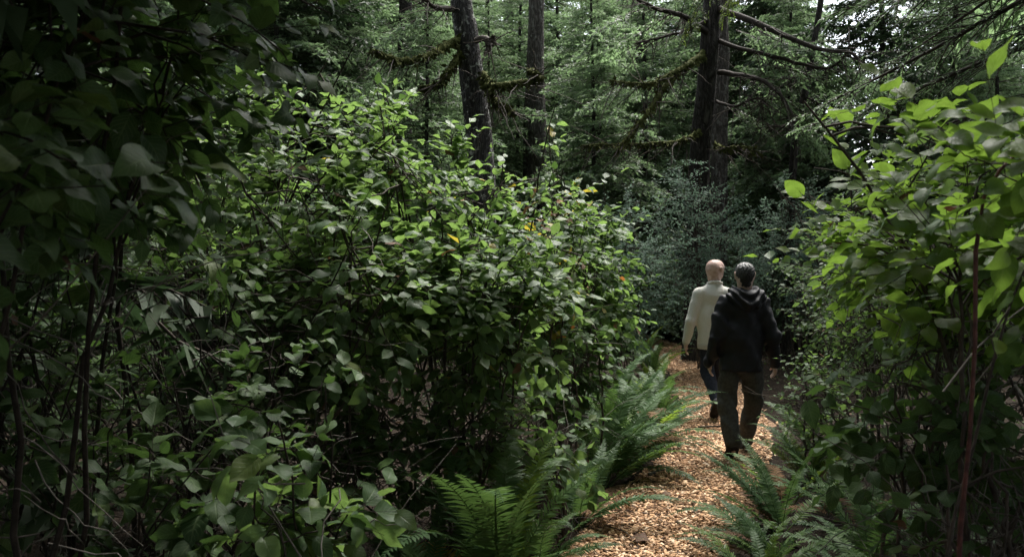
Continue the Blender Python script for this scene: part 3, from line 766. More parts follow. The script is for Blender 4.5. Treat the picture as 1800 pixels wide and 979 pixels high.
# ------------------------------------------------------------------ conifers
def bough(seed, nb=30, el=0.055, sub=10, droop=0.25, spread=0.42, wfac=0.28, side_droop=.25, jit=.35):
    """flat conifer bough along +Y, length 1; returns wood (V,F) and needle (V,F,tint)"""
    r = np.random.default_rng(seed)
    n = 12; t = np.linspace(0, 1, n)
    ph = r.uniform(0, 6)
    P = np.c_[0.05 * np.sin(t * 3 + ph) * t, t, -droop * t ** 1.8 + 0.03 * np.sin(t * 5 + ph)]
    tb = np.sort(r.uniform(0.03, 0.99, nb)); s = np.where(np.arange(nb) % 2 == 0, 1, -1)
    b0 = np.stack([np.interp(tb, t, P[:, k]) for k in range(3)], 1)
    ln = spread * (1 - tb) ** .75 * r.uniform(.55, 1.15, nb) + 0.07
    an = r.uniform(.65, 1.15, nb)
    d = np.c_[np.sin(an) * s, np.cos(an), r.normal(-.05, .12, nb)]
    tt = np.linspace(0, 1, 5)[None, :, None]
    B = b0[:, None] + d[:, None] * ln[:, None, None] * tt + np.array([0, 0, -1.0]) * tt ** 2 * ln[:, None, None] * (side_droop * r.uniform(.3, 1.6, (nb, 1, 1)))
    Vw, Fw = tubes(P[::2], 0.012 * (1 - .85 * t[::2]), 4)
    Vb, Fb = tubes(B[:, ::2], np.linspace(.0035, .001, 3)[None].repeat(nb, 0), 3)
    W = MB(); W.add(Vw, Fw); W.add(Vb, Fb)
    # needles as short narrow blades either side
    m = nb * sub
    bi = np.repeat(np.arange(nb), sub); u = np.tile((np.arange(sub) + .5) / sub, nb) + r.normal(0, .03, m); u = np.clip(u, .02, 1)
    i0 = np.minimum((u * 4).astype(int), 3); f = (u * 4 - i0)[:, None]
    p = B[bi, i0] * (1 - f) + B[bi, i0 + 1] * f
    ax = nrm(B[bi, i0 + 1] - B[bi, i0])
    sd = np.where(r.random(m) < .5, 1, -1)
    perp = nrm(np.cross(ax, np.array([0, 0, 1.0]))) * sd[:, None]
    dd = nrm(ax * r.uniform(.3, .9, (m, 1)) + perp * r.uniform(.3, 1, (m, 1)) + np.array([0, 0, 1.0]) * r.normal(-.12, jit, (m, 1)))
    e = el * r.uniform(.6, 1.3, m)[:, None]
    X = nrm(np.cross(dd, np.array([0, 0, 1.0]) + r.normal(0, jit, (m, 3)))) * e * wfac
    V = np.stack([p - X * .75 + dd * e * .1, p + X * .75 + dd * e * .1, p + dd * e], 1).reshape(-1, 3)
    F = np.arange(m)[:, None] * 3 + np.array([[0, 1, 2]])
    return (np.vstack(W.V), np.vstack(W.F)), (V, F, np.repeat(r.uniform(0, .5, m), 3))

BOUGH = [bough(200 + k, 34, .075, 12, d, .42) for k, d in enumerate((.18, .3, .1, .4))]
BOUGHC = [bough(230 + k, 16, .16, 6, d, .5, .5) for k, d in enumerate((.18, .32))]
BOUGHS = BOUGH[:2] + [bough(250 + k, 26, .10, 13, d, .5, .5) for k, d in enumerate((.12, .2, .16))]

def rotz(V, a):
    c, s = math.cos(a), math.sin(a)
    return np.c_[V[:, 0] * c - V[:, 1] * s, V[:, 0] * s + V[:, 1] * c, V[:, 2]]
def rotx(V, a):
    c, s = math.cos(a), math.sin(a)
    return np.c_[V[:, 0], V[:, 1] * c - V[:, 2] * s, V[:, 1] * s + V[:, 2] * c]

def trunk_mesh(pts, r0, r1, mat, sides=14, n=30, flare=1.35, seed=0):
    P = spline(pts, n); t = np.linspace(0, 1, n)
    rr = r0 + (r1 - r0) * t; rr *= 1 + (flare - 1) * np.exp(-t * n / 2.2)
    V, F = tubes(P, rr, sides)
    V = V.reshape(n, sides, 3); c = P[:, None]
    w = 1 + 0.09 * wobble(V * [1, 1, .35], seed, 3.0) + .05 * wobble(V * [1, 1, .2], seed + 3, 9.0)
    return (c + (V - c) * w[..., None]).reshape(-1, 3), F

def conifer_parts(seed, H, z0, rmax, nb, r_trunk, kinds, dead=30, pitch=-.12, lean=0.0, mats=('bark', 'hemlock'), power=.8):
    """meshes trunk, limbs, crown round the origin"""
    r = np.random.default_rng(seed)
    pts = [(0, 0, -.2), (lean * .1, 0, H * .2), (lean * .4 + r.normal(0, .05), r.normal(0, .05), H * .5), (lean, 0, H)]
    V, F = trunk_mesh(pts, r_trunk, .02, M[mats[0]], seed=seed)
    tm = make_mesh('trunk', V, F, M[mats[0]])
    P = spline(pts, 40)
    wood, nd = MB(), MB()
    zs = z0 + (H - z0) * (np.arange(nb) + r.random(nb)) / nb
    for i, z in enumerate(zs):
        u = (z - z0) / (H - z0)
        L = rmax * (1 - u) ** power * r.uniform(.55, 1.1) * (0.65 + .35 * min(1, u / .12)) + .25
        (Vw, Fw), (Vn, Fn, tn) = kinds[r.integers(0, len(kinds))]
        az = i * 2.399 + r.normal(0, .35); pt = pitch + .5 * u + r.normal(0, .13)
        o = np.array([np.interp(z, P[:, 2], P[:, 0]), np.interp(z, P[:, 2], P[:, 1]), z])
        wood.add(rotz(rotx(Vw * L, pt), az) + o, Fw)
        nd.add(rotz(rotx(Vn * L, pt), az) + o, Fn, tn + r.uniform(0, .5))
    if dead:
        k = dead
        zz = r.uniform(.8, min(z0 + 3.5, H * .6), k); az = r.uniform(0, 6.28, k); ln = r.uniform(.5, 2.0, k)
        t = np.linspace(0, 1, 9)[None, :, None]
        dirn = np.c_[np.cos(az), np.sin(az), r.uniform(-.35, .25, k)]
        D = np.c_[np.interp(zz, P[:, 2], P[:, 0]), np.interp(zz, P[:, 2], P[:, 1]), zz][:, None] + dirn[:, None] * ln[:, None, None] * t
        D[..., 2] += (-.35 * t[..., 0] ** 1.5 + .3 * t[..., 0] ** 3) * ln[:, None]
        D[:, 1:] += np.cumsum(r.normal(0, .02, (k, 8, 3)), 1)
        V, F = tubes(D, np.linspace(.022, .004, 9)[None].repeat(k, 0), 5)
        wood.add(V, F)
        # hanging twiglets
        q = k * 9
        di = np.repeat(np.arange(k), 9); tt = r.uniform(.25, 1, q) * 8; i0 = np.minimum(tt.astype(int), 7)
        s0 = D[di, i0]
        dd = nrm(dirn[di] * .5 + r.normal(0, .7, (q, 3)) + [0, 0, -.35]); l3 = r.uniform(.1, .45, (q, 1))
        t = np.linspace(0, 1, 5)[None, :, None]
        E = s0[:, None] + dd[:, None] * l3[:, None] * t; E[:, 1:] += np.cumsum(r.normal(0, .012, (q, 4, 3)), 1)
        V, F = tubes(E, np.linspace(.006, .002, 5)[None].repeat(q, 0), 3)
        wood.add(V, F)
    return tm, wood.mesh('limbs', M['twig']), nd.mesh('crown', M[mats[1]])

PROTO = {
    'young': conifer_parts(301, 7.5, .35, 1.8, 125, .07, BOUGH, 0, -.15, .1),
    'slim': conifer_parts(302, 11, .6, 2.1, 170, .10, BOUGH, 10, -.2, -.2),
    'old': conifer_parts(303, 24, 4.2, 3.4, 150, .26, BOUGH, 34, -.25, .3),
    'dark': conifer_parts(306, 13, 1.6, 2.6, 150, .13, BOUGH, 40, -.28, .3, mats=('bark', 'spruce')),
    'shade': conifer_parts(305, 22, 4.3, 4.6, 230, .30, BOUGHS, 8, -.10, .0, power=.55),
}
def conifer(kind, x, y, label, group, rot=0.0, s=1.0, name='conifer_tree'):
    root = tag(empty(name, (x, y, float(ground_z(x, y)) - .05)), label, 'tree', group)
    root.rotation_euler = (0, 0, rot); root.scale = (s, s, s)
    for nm, me in zip(('trunk', 'limbs', 'crown'), PROTO[kind]):
        o = link(nm, me, root)
        if nm == 'limbs': o['kind'] = 'stuff'
    return root

BG = 'conifers deep in the forest'
DEEP = 'conifer with green sprays deep in the dim forest beyond the path'
k = 0
for kind, x, y, s in [
    ('young', -1.6, 15.5, 1.0), ('young', 1.6, 17.5, 1.1), ('slim', -4.2, 15, 1.0), ('young', 0.2, 21, 1.25), ('slim', 2.4, 23, 1.1),
    ('slim', -2.6, 21, 1.2), ('slim', -6.0, 19, 1), ('young', 5.6, 17.5, 1.1), ('slim', 9.0, 17.5, 1.0), ('slim', -.9, 25, 1.1), ('slim', 3.6, 28, 1.3),
    ('slim', 5.3, 23, 1.2), ('slim', 7.6, 24, 1.1), ('young', 9.6, 19, 1.2), ('slim', -9, 22, 1.2), ('slim', -5.0, 27, 1.3), ('slim', 0.9, 31, 1.4),
    ('slim', 6.8, 31, 1.4), ('slim', -8, 17, 1.1), ('slim', 12.5, 25, 1.2), ('slim', -2.6, 34, 1.5), ('slim', -12, 29, 1.4), ('slim', -5.5, 36, 1.5),
    ('slim', 9.5, 40, 1.7), ('slim', -10, 38, 1.6), ('slim', 5.5, 44, 1.8), ('slim', -1.5, 46, 1.8), ('old', -16, 40, 1.3), ('young', -6.2, 12.0, 1.0),
    ('young', -3.4, 18, 1.3), ('young', -.6, 19, 1.0), ('young', 3.2, 20.5, 1.3), ('young', 6.9, 20.5, 1.3), ('slim', -7.2, 24, 1.2), ('slim', 1.4, 26.5, 1.3), ('slim', -3.2, 30, 1.5), ('slim', 4.6, 33, 1.5),
    ('dark', 5.9, 20.5, 1.0), ('dark', 7.0, 16.2, .9), ('dark', -3.9, 16.5, 1.0), ('dark', -6.6, 21, 1.1), ('dark', -4.5, 40, 1.6), ('dark', 7.4, 36, 1.4),
    ('slim', -.4, 37, 1.7), ('slim', 3.2, 37, 1.7), ('slim', -7.0, 42, 1.8), ('slim', 8.9, 43, 1.8), ('slim', -2.4, 42, 1.8), ('slim', -12, 44, 1.9), ('slim', 1.6, 48, 2),
    ('young', 8.6, 15, 1.0), ('slim', 11.2, 19.5, 1.0), ('young', -8.0, 14, 1.2), ('slim', 8.5, 27, 1.2), ('slim', -10.5, 26, 1.4), ('slim', -13, 33, 1.6), ('slim', -7.5, 31, 1.5), ('young', 13, 23, 1.4)]:
    ax = x / y
    where = 'left of the mossy leaning trunk' if ax < -.07 else 'between the mossy and the dark trunk' if ax < .23 else 'right of the dark double trunk'
    look = {'young': 'bushy young conifer', 'slim': 'slender straight conifer', 'dark': 'dark spruce with dead limbs', 'old': 'tall old conifer'}[kind]
    dist_ = 'nearest row' if y < 17 else 'second row' if y < 22.5 else 'third row' if y < 30 else 'farthest row'
    conifer(kind, x, y, look + ', ' + dist_ + ', ' + where, BG, k * 1.7, s); k += 1

# near conifers; the shade ones are unseen, added to darken the foreground
SHG = 'big conifers roofing the near part of the path'
conifer('shade', -3.6, 2.6, 'added shade conifer at the left whose boughs darken the foreground shrubs', SHG, .4)
conifer('shade', -2.7, .3, 'added shade conifer left of the viewpoint, boughs over the dark thicket', SHG, 2.0, 1.0)
conifer('shade', 5.7, 1.0, 'added shade conifer at the right roofing the red-stemmed sapling', SHG, 3.1)
conifer('shade', -.9, -2.6, 'added shade conifer standing behind the viewpoint on the path', SHG, 1.1)
conifer('shade', 2.4, -2.2, 'added shade conifer behind the viewpoint, right of the path', SHG, 4.1)
conifer('shade', -5.2, 3.9, 'added shade conifer far left of the dark thicket, roofing it', SHG, 5.3, .95)
conifer('dark', -3.1, 2.3, 'dark young conifer at the upper left edge behind the broad leaves', SHG, .7)
conifer('old', 6.8, 8.0, 'big conifer right of the lime shrubs, dead twigs on its low limbs', SHG, 5.1)

def make_woods():
    """the wood goes on behind and beside: one mass of plain conifers"""
    r = np.random.default_rng(77)
    mb = MB()
    spots = [(-7, -4), (-3.5, -7), (1, -8), (5, -6.5), (8.5, -3), (9.5, 2.5), (-8, 1), (-8.5, 5.5), (-9, 10), (11.5, 8), (12.5, 14), (-6, -11), (3, -12.5), (9, -10), (-12, -5), (13, -3), (14, 6), (-13.5, 9), (-1, -15), (16, 12)]
    spots += [(-12, 15), (-15, 21), (-19, 27), (18, 19), (21, 26)]
    for i in range(84):
        y = r.uniform(36, 66); spots.append((-0.66 * y + 1.32 * y * (i + r.random()) / 84, y))
    for x, y in spots:
        H = r.uniform(16, 22)
        if y > 30:
            H = r.uniform(11, 19) if not .37 < x / y < .46 else r.uniform(6, 9)
        V, F = tubes(np.array([(x, y, -.2), (x, y, H * .5), (x, y, H)]), np.array([.3, .2, .02]), 8); mb.add(V, F, mi=1)
        nb = 46
        for i in range(nb):
            u = (i + r.random()) / nb; z = .8 + (H - .8) * u
            L = 2.9 * (1 - u) ** .7 * r.uniform(.6, 1.1) + .3
            Vn, Fn, tn = BOUGHC[i % 2][1]
            mb.add(rotz(rotx(Vn * L, -.15 + .4 * u), i * 2.4 + r.normal(0, .3)) + [x, y, z], Fn, tn, mi=0)
    tag(link('woods', mb.mesh('woods', [M['spruce'], M['bark']])), 'dark conifer wood closing in around the path', kind='stuff')
make_woods()

# ---- trunks one can tell apart
def hero(label, pts, r0, r1, mat, limbs=(), twigs=0, seed=0, name='conifer_tree', group='bare trunks rising behind the bushes', sprays=()):
    r = np.random.default_rng(seed)
    b = np.array([pts[0][0], pts[0][1], float(ground_z(pts[0][0], pts[0][1])) - .1])
    pts = [np.array(p, float) for p in pts]; pts[0] = b
    root = tag(empty(name, b), label, 'tree', group)
    V, F = trunk_mesh(pts, r0, r1, None, 18, 46, 1.3, seed)
    link('trunk', make_mesh('trunk', V - b, F, M[mat]), root)
    tw = MB()
    for (lp, a0, a1, lm) in limbs:
        P = spline(lp, 22); t = np.linspace(0, 1, 22)
        P[1:] += np.cumsum(r.normal(0, .008, (21, 3)), 0)
        rr = a0 + (a1 - a0) * t
        if lm == 'moss': rr = rr * (1 + .22 * np.sin(t * 40 + r.uniform(0, 6)) * r.uniform(.4, 1, 22))
        if lm == 'moss':
            P = spline(P, 90); rr = np.interp(np.linspace(0, 1, 90), t, rr) * (1 + .28 * np.sin(np.arange(90) * .9) * r.uniform(0, 1, 90) + r.normal(0, .1, 90))
        V, F = tubes(P, rr, 8)
        lo = link('limb', make_mesh('limb', V - b, F, M[lm]), root)
        if lm == 'moss':
            q = 700
            i0 = r.integers(2, 90, q); off = nrm(r.normal(0, 1, (q, 3)))
            p0 = P[i0] + off * rr[i0][:, None] * .8
            dd = nrm(off * .6 + [0, 0, -.8] + r.normal(0, .35, (q, 3)))
            mt = MB(); scatter(mt, LEAF['tiny'][0], p0 - b, frames(dd, nrm(r.normal(0, 1, (q, 3)))), r.uniform(.02, .075, q) * r.choice([1, 1, 1.8], q), np.zeros(q))
            tag(link('moss', mt.mesh('moss', M['moss']), lo), kind='stuff')
        if twigs:
            q = twigs
            i0 = (r.uniform(.18, 1, q) * (len(P) - 1)).astype(int); T = nrm(np.gradient(P, axis=0))[i0]
            dd = nrm(T * .6 + r.normal(0, .55, (q, 3)) + [0, 0, -.55]); ln = r.uniform(.15, 1.0, (q, 1)) * r.choice([.5, 1], (q, 1))
            tt = np.linspace(0, 1, 6)[None, :, None]
            E = P[i0][:, None] + dd[:, None] * ln[:, None] * tt; E[:, 1:] += np.cumsum(r.normal(0, .015, (q, 5, 3)), 1)
            V, F = tubes(E, np.linspace(.011, .003, 6)[None].repeat(q, 0), 3); tw.add(V - b, F)
    if tw.n: tag(link('twigs', tw.mesh('twigs', M['twig']), root), kind='stuff')
    nd, wd = MB(), MB()
    for (o, az, pt, L) in sprays:
        (Vw, Fw), (Vn, Fn, tn) = BOUGH[r.integers(0, 4)]
        wd.add(rotz(rotx(Vw * L, pt), az) + np.array(o) - b, Fw); nd.add(rotz(rotx(Vn * L, pt), az) + np.array(o) - b, Fn, tn + r.uniform(0, .5))
    if nd.n:
        link('crown', nd.mesh('crown', M['hemlock']), root)
        tag(link('bough_wood', wd.mesh('bough_wood', M['twig']), root), kind='stuff')
    return root

def at(px, py, Y):
    """point of the place seen at a pixel of the photograph, Y metres ahead"""
    return np.array([(px - 900) / 1500 * Y, Y, 1.8 + (455 - py) / 1500 * Y])

def crown_sprays(x, y, z0, z1, n, L, seed):
    r = np.random.default_rng(seed)
    return [((x, y, z0 + (z1 - z0) * (i + r.random()) / n), i * 2.4 + r.normal(0, .4), r.normal(-.2, .15), L * r.uniform(.6, 1.1)) for i in range(n)]

Y = 13.0
hero('mossy leaning trunk blotched with pale lichen, curved mossy limbs on both sides', [at(848, 480, Y), at(846, 300, Y), at(835, 180, Y), at(820, 60, Y), at(806, -50, Y), (-1.3, 13.2, 12), (-1.5, 13.4, 20)], .225, .12, 'barklichen', [
    ([at(806, 72, 12.9), at(780, 88, 12.5), at(745, 108, 12.1), at(705, 112, 11.8), at(660, 100, 11.6)], .06, .03, 'moss'),
    ([at(812, 95, 12.9), at(790, 120, 12.6), at(772, 142, 12.5), at(738, 152, 12.4)], .045, .018, 'moss'),
    ([at(846, 148, 12.8), at(870, 150, 12.5), at(905, 147, 12.3), at(935, 145, 12.2), at(957, 132, 12.2), at(945, 118, 12.1)], .045, .04, 'moss'),
    ([at(848, 130, 12.8), at(856, 155, 12.6), at(868, 178, 12.5), at(895, 190, 12.4)], .045, .02, 'moss'),
    ([at(836, 75, 12.8), at(858, 70, 12.6), at(868, 82, 12.5), at(872, 66, 12.5)], .05, .04, 'twig'),
    ([at(800, 20, 12.9), at(770, 15, 12.4), at(740, -8, 12.2)], .05, .02, 'twig'),
], 30, 2, sprays=crown_sprays(-1.4, 13.3, 12, 19, 18, 2.0, 5) + [(at(745, 108, 12.1), R(100), -.5, 1.0), (at(700, 112, 11.8), R(70), -.5, .9), (at(770, 15, 12.4), R(110), -.5, 1.2), (at(740, 150, 12.4), R(90), -.5, .8)])
Y = 19.0
hero('straight grey trunk behind the mossy limb', [at(945, 480, Y), at(944, 250, Y), at(942, 100, Y), at(944, -60, Y), (.5, 19, 14), (.5, 19, 24)], .22, .10, 'barkgrey', [], 0, 3, sprays=crown_sprays(.5, 19, 14, 23, 18, 2.0, 6))
Y = 19.6
hero('second grey trunk close beside the straight one', [at(928, 480, Y), at(930, 250, Y), at(934, 100, Y), at(936, -60, Y), (.45, 19.6, 16)], .16, .05, 'barkgrey', [], 0, 4)
Y = 15.0
hero('dark trunk at upper right with many drooping dead limbs', [at(1222, 480, Y), at(1228, 300, Y), at(1240, 150, Y), at(1250, 0, Y), at(1256, -100, Y), (3.7, 15, 14), (3.8, 15, 24)], .195, .11, 'bark', [
    ([at(1240, 60, 14.9), at(1200, 30, 14.4), at(1150, 10, 14.0), at(1100, -15, 13.6)], .06, .02, 'twigdark'),
    ([at(1236, 100, 14.9), at(1190, 125, 14.2), at(1140, 150, 13.7), at(1075, 145, 13.3)], .05, .012, 'moss'),
    ([at(1234, 95, 14.9), at(1180, 140, 14.2), at(1140, 190, 13.7), at(1110, 230, 13.4), at(1078, 272, 13.2)], .055, .014, 'moss'),
    ([at(1262, 20, 14.9), at(1320, 40, 14.3), at(1380, 70, 13.8), at(1440, 95, 13.4), at(1490, 100, 13.0), at(1510, 130, 12.9)], .06, .016, 'twigdark'),
    ([at(1262, 130, 14.9), at(1320, 140, 14.2), at(1360, 165, 13.7), at(1390, 215, 13.3)], .05, .014, 'twigdark'),
    ([at(1258, 180, 14.9), at(1290, 190, 14.3), at(1330, 175, 14.0), at(1345, 180, 13.9)], .03, .01, 'twigdark'),
    ([at(1255, 255, 14.9), at(1280, 258, 14.5), at(1310, 256, 14.2), at(1340, 268, 14.0)], .03, .01, 'moss'),
    ([at(1230, 230, 14.9), at(1190, 250, 14.3), at(1120, 255, 13.8), at(1020, 254, 13.3)], .035, .010, 'moss'),
    ([at(1262, 75, 14.9), at(1330, 95, 14.3), at(1400, 110, 13.8), at(1450, 118, 13.5), at(1485, 85, 13.3), at(1487, 60, 13.3)], .04, .010, 'twigdark'),
    ([at(1240, 40, 14.9), at(1190, 60, 14.5), at(1110, 80, 14.1)], .04, .012, 'twigdark'),
], 44, 7, sprays=crown_sprays(3.7, 15, 12, 23, 20, 2.2, 8) + [(at(1320, 40, 14.3), R(-60), -.2, 1.5), (at(1390, 75, 13.8), R(-100), -.25, 1.3), (at(1360, 120, 14), R(-90), -.2, 1.5), (at(1290, 60, 14.5), R(-130), -.3, 1.2), (at(1440, 100, 13.4), R(-70), -.3, 1.3), (at(1180, 30, 14.3), R(70), -.35, 1.4), (at(1130, 15, 13.9), R(110), -.3, 1.3), (at(1160, 135, 14), R(80), -.4, 1.1), (at(1100, 150, 13.6), R(100), -.4, 1.0), (at(1350, 165, 13.8), R(-80), -.4, 1.3), (at(1300, 140, 14.4), R(-110), -.4, 1.3), (at(1420, 112, 13.7), R(-90), -.35, 1.3), (at(1330, 60, 14.2), R(-150), -.4, 1.1), (at(1290, 190, 14.3), R(-120), -.5, 1.0), (at(1390, 215, 13.3), R(-60), -.5, 1.0)])
Y = 16.2
hero('lighter trunk standing right behind the dark one, upper right', [at(1262, 480, Y), at(1264, 250, Y), at(1268, 100, Y), at(1266, -60, Y), (4.0, 16.2, 16), (4.0, 16.2, 22)], .17, .06, 'barkgrey', [], 0, 8)
Y = 17.0
hero('dark trunk half hidden at top, left of the mossy one', [at(710, 480, Y), at(712, 150, Y), at(715, -60, Y), (-2.1, 17, 13), (-2.1, 17, 22)], .17, .06, 'bark', [([at(712, 60, 17), at(680, 75, 16.4), at(650, 110, 16)], .04, .012, 'twig')], 14, 9, sprays=crown_sprays(-2.1, 17, 13, 20, 14, 2.0, 10))
Y = 14.5
hero('slender leaning trunk between the double trunk and the lime shrub', [at(1383, 480, Y), at(1392, 300, Y), at(1415, 150, Y), at(1440, 0, Y), (5.6, 14.6, 9), (6.1, 14.6, 14)], .075, .03, 'bark', [
    ([at(1410, 170, 14.5), at(1440, 185, 14.2), at(1490, 215, 14.0)], .02, .006, 'twig'), ([at(1425, 110, 14.5), at(1390, 135, 14.2), at(1350, 160, 14.0)], .02, .006, 'twig'),
    ([at(1405, 210, 14.5), at(1370, 225, 14.2), at(1330, 215, 14.0)], .02, .006, 'twig')], 22, 12, sprays=crown_sprays(5.7, 14.6, 7, 13, 20, 1.6, 13))
Y = 26
hero('thin pale trunk far behind the mossy limb', [at(895, 480, Y), at(897, 200, Y), at(896, 0, Y), (-.1, 26, 18)], .17, .06, 'barkgrey', [], 0, 14)
Y = 22
hero('faint trunk deep in the forest at top centre', [at(1122, 480, Y), at(1124, 200, Y), at(1127, 0, Y), (3.3, 22, 18)], .20, .07, 'bark', [], 0, 15)

# ---- finely needled boughs hanging into the picture, on a hemlock standing right of the path
def fine_bough_mesh(seed, mat, droop, spread=.36):
    (Vw, Fw), (Vn, Fn, tn) = bough(seed, 44, .020, 46, droop, spread, .20, .35, .25)
    mb = MB(); mb.add(Vw, Fw, mi=1); mb.add(Vn, Fn, tn, mi=0)
    return mb.mesh('bough', [M[mat], M['twig']])
FB = [fine_bough_mesh(401, 'hemlight', .25), fine_bough_mesh(402, 'hemlight', .4), fine_bough_mesh(403, 'hemlock', .22), fine_bough_mesh(404, 'hemlock', .3)]
def hemlock():
    x, y = 5.2, 6.6
    root = tag(empty('hemlock_tree', (x, y, float(ground_z(x, y)))), 'hemlock right of the path whose feathery boughs hang in at upper right', 'tree', SHG)
    V, F = trunk_mesh([(0, 0, -.2), (0, .05, 4), (.05, 0, 9), (0, 0, 18)], .24, .03, None, seed=5)
    link('trunk', make_mesh('trunk', V, F, M['bark']), root)
    # (point where the spray starts, azimuth, pitch, length, kind)
    sprays = [((-3.1, .2, 4.55), R(105), -.75, 1.35, 0), ((-3.0, .1, 4.5), R(70), -.65, 1.0, 1),
              ((-.3, .3, 3.5), R(78), -.05, 2.5, 2), ((-.3, -.4, 3.75), R(120), -.10, 2.3, 2), ((-.2, .5, 4.1), R(60), -.12, 2.6, 3), ((-.3, .0, 3.15), R(92), .0, 2.1, 3),
              ((-.2, -.3, 4.3), R(100), -.1, 2.9, 2), ((0, .6, 3.0), R(48), -.05, 2.2, 2), ((0, .6, 4.6), R(30), -.1, 2.6, 3), ((-.2, .2, 2.75), R(84), .02, 2.2, 2), ((0, -.5, 3.3), R(140), -.05, 2.0, 2)]
    for i, (o, az, pt, L, kd) in enumerate(sprays):
        b = link('bough', FB[kd], root, o)
        b.rotation_euler = Matrix.Rotation(az, 3, 'Z').to_4x4().to_euler() if False else (Matrix.Rotation(az, 4, 'Z') @ Matrix.Rotation(pt, 4, 'X')).to_euler()
        b.scale = (L, L, L)
    P = spline([(0, 0, 4.9), (-1.2, .1, 5.0), (-2.3, .15, 4.85), (-3.1, .18, 4.5)], 16)
    V, F = tubes(P, np.linspace(.05, .012, 16), 6)
    link('limb', make_mesh('limb', V, F, M['twig']), root)
    wd, nd = MB(), MB()
    for (o, az, pt, L) in crown_sprays(0, 0, 5.2, 17, 50, 3.2, 33):
        (Vw, Fw), (Vn, Fn, tn) = BOUGH[int(az * 7) % 4]
        wd.add(rotz(rotx(Vw * L, pt), az) + np.array(o), Fw); nd.add(rotz(rotx(Vn * L, pt), az) + np.array(o), Fn, tn)
    link('crown', nd.mesh('crown', M['hemlock']), root)
    tag(link('limbs', wd.mesh('limbs', M['twig']), root), kind='stuff')
hemlock()

# ------------------------------------------------------------------ litter between the plants
def make_litter():
    r = np.random.default_rng(91)
    mb = MB()
    n = 9000
    x = r.uniform(-4, 6, n); y = 3.2 + 15 * r.random(n) ** 1.4
    keep = (path_dist(x, y) > .55); x, y = x[keep], y[keep]; n = len(x)
    pos = np.c_[x, y, ground_z(x, y) + .01 + np.abs(r.normal(0, .03, n))]
    th = r.uniform(0, 6.28, n)
    d = np.c_[np.cos(th), np.sin(th), r.normal(0, .3, n)]; nv = np.c_[r.normal(0, .4, (n, 2)), np.ones(n)]
    Mx = frames(d, nv); q = r.random(n)
    for k in range(4):
        s = (np.arange(n) % 4 == k)
        scatter(mb, LEAF['ovalfar'][k], pos[s & (q < .65)], Mx[s & (q < .65)], r.uniform(.03, .08, n)[s & (q < .65)], r.random((s & (q < .65)).sum()), 0)
        scatter(mb, LEAF['ovalfar'][k], pos[s & (q >= .65)] + [0, 0, .06], Mx[s & (q >= .65)], r.uniform(.03, .06, n)[s & (q >= .65)], r.random((s & (q >= .65)).sum()), 1)
    m = 1500
    x = r.uniform(-3, 5, m); y = r.uniform(3, 15, m); kp = path_dist(x, y) > .5; x, y = x[kp], y[kp]; m = len(x)
    dd = nrm(r.normal(0, 1, (m, 3)) * [1, 1, .35]); ln = r.uniform(.1, .5, (m, 1)); t = np.linspace(0, 1, 5)[None, :, None]
    P = np.c_[x, y, ground_z(x, y) + .05][:, None] + dd[:, None] * ln[:, None] * t; P[:, 1:] += np.cumsum(r.normal(0, .012, (m, 4, 3)), 1)
    V, F = tubes(P, np.linspace(.004, .0015, 5)[None].repeat(m, 0), 3); mb.add(V, F, mi=2)
    tag(link('undergrowth', mb.mesh('undergrowth', [M['litter'], M['salal'], M['twig']])), 'litter of dead leaves, twigs and seedlings on the forest floor', kind='stuff')
make_litter()

# a few fallen leaves and twigs lying on the chips
def fallen(name, label, px, py, mat, size, cat, az, shape='maple'):
    d = 1.8 * 1500 / (py - 455); x = (px - 900) / 1500 * d
    V, F, luv = LEAF[shape][int(az * 3) % 3]
    o = link(name, make_mesh(name, V, F, M[mat], None, luv), None, (x, d, float(ground_z(x, d)) + .045))
    o.rotation_euler = (R(12), R(-8), az); o.scale = (size,) * 3
    tag(o, label, cat, 'fallen bits on the wood chips')
fallen('fallen_leaf', 'curled dark brown leaf lying on the chips near the bottom edge', 1138, 965, 'brownleaf', .13, 'leaf', 1.0)
fallen('fallen_leaf', 'small brown leaf lying on the chips in the middle of the path', 1180, 880, 'brownleaf', .08, 'leaf', 2.0)
fallen('fallen_leaf', 'reddish leaf on the chips left of the boots of the man in black', 1215, 836, 'orange', .06, 'leaf', 2.6)
def stick(label, a, b, r0, z=.05, mat='twig'):
    P = spline([(a[0], a[1], float(ground_z(*a)) + z), ((a[0] + b[0]) / 2 + .02, (a[1] + b[1]) / 2 + .015, float(ground_z(*a)) + z + .012), (b[0], b[1], float(ground_z(*b)) + z)], 10)
    V, F = tubes(P - P[0], np.linspace(r0, r0 * .4, 10), 5)
    tag(link('fallen_twig', make_mesh('fallen_twig', V, F, M[mat]), None, P[0]), label, 'twig', 'fallen bits on the wood chips')
stick('dark twig lying across the chips near the bottom edge', (.62, 5.6), (.78, 5.25), .006, .04)
stick('dark stick lying across the path between the walkers', (1.95, 8.9), (2.4, 8.85), .012, .04)
stick('short pale split of wood at the left edge of the chips', (1.12, 6.95), (1.28, 7.12), .013, .035, 'twigdead')

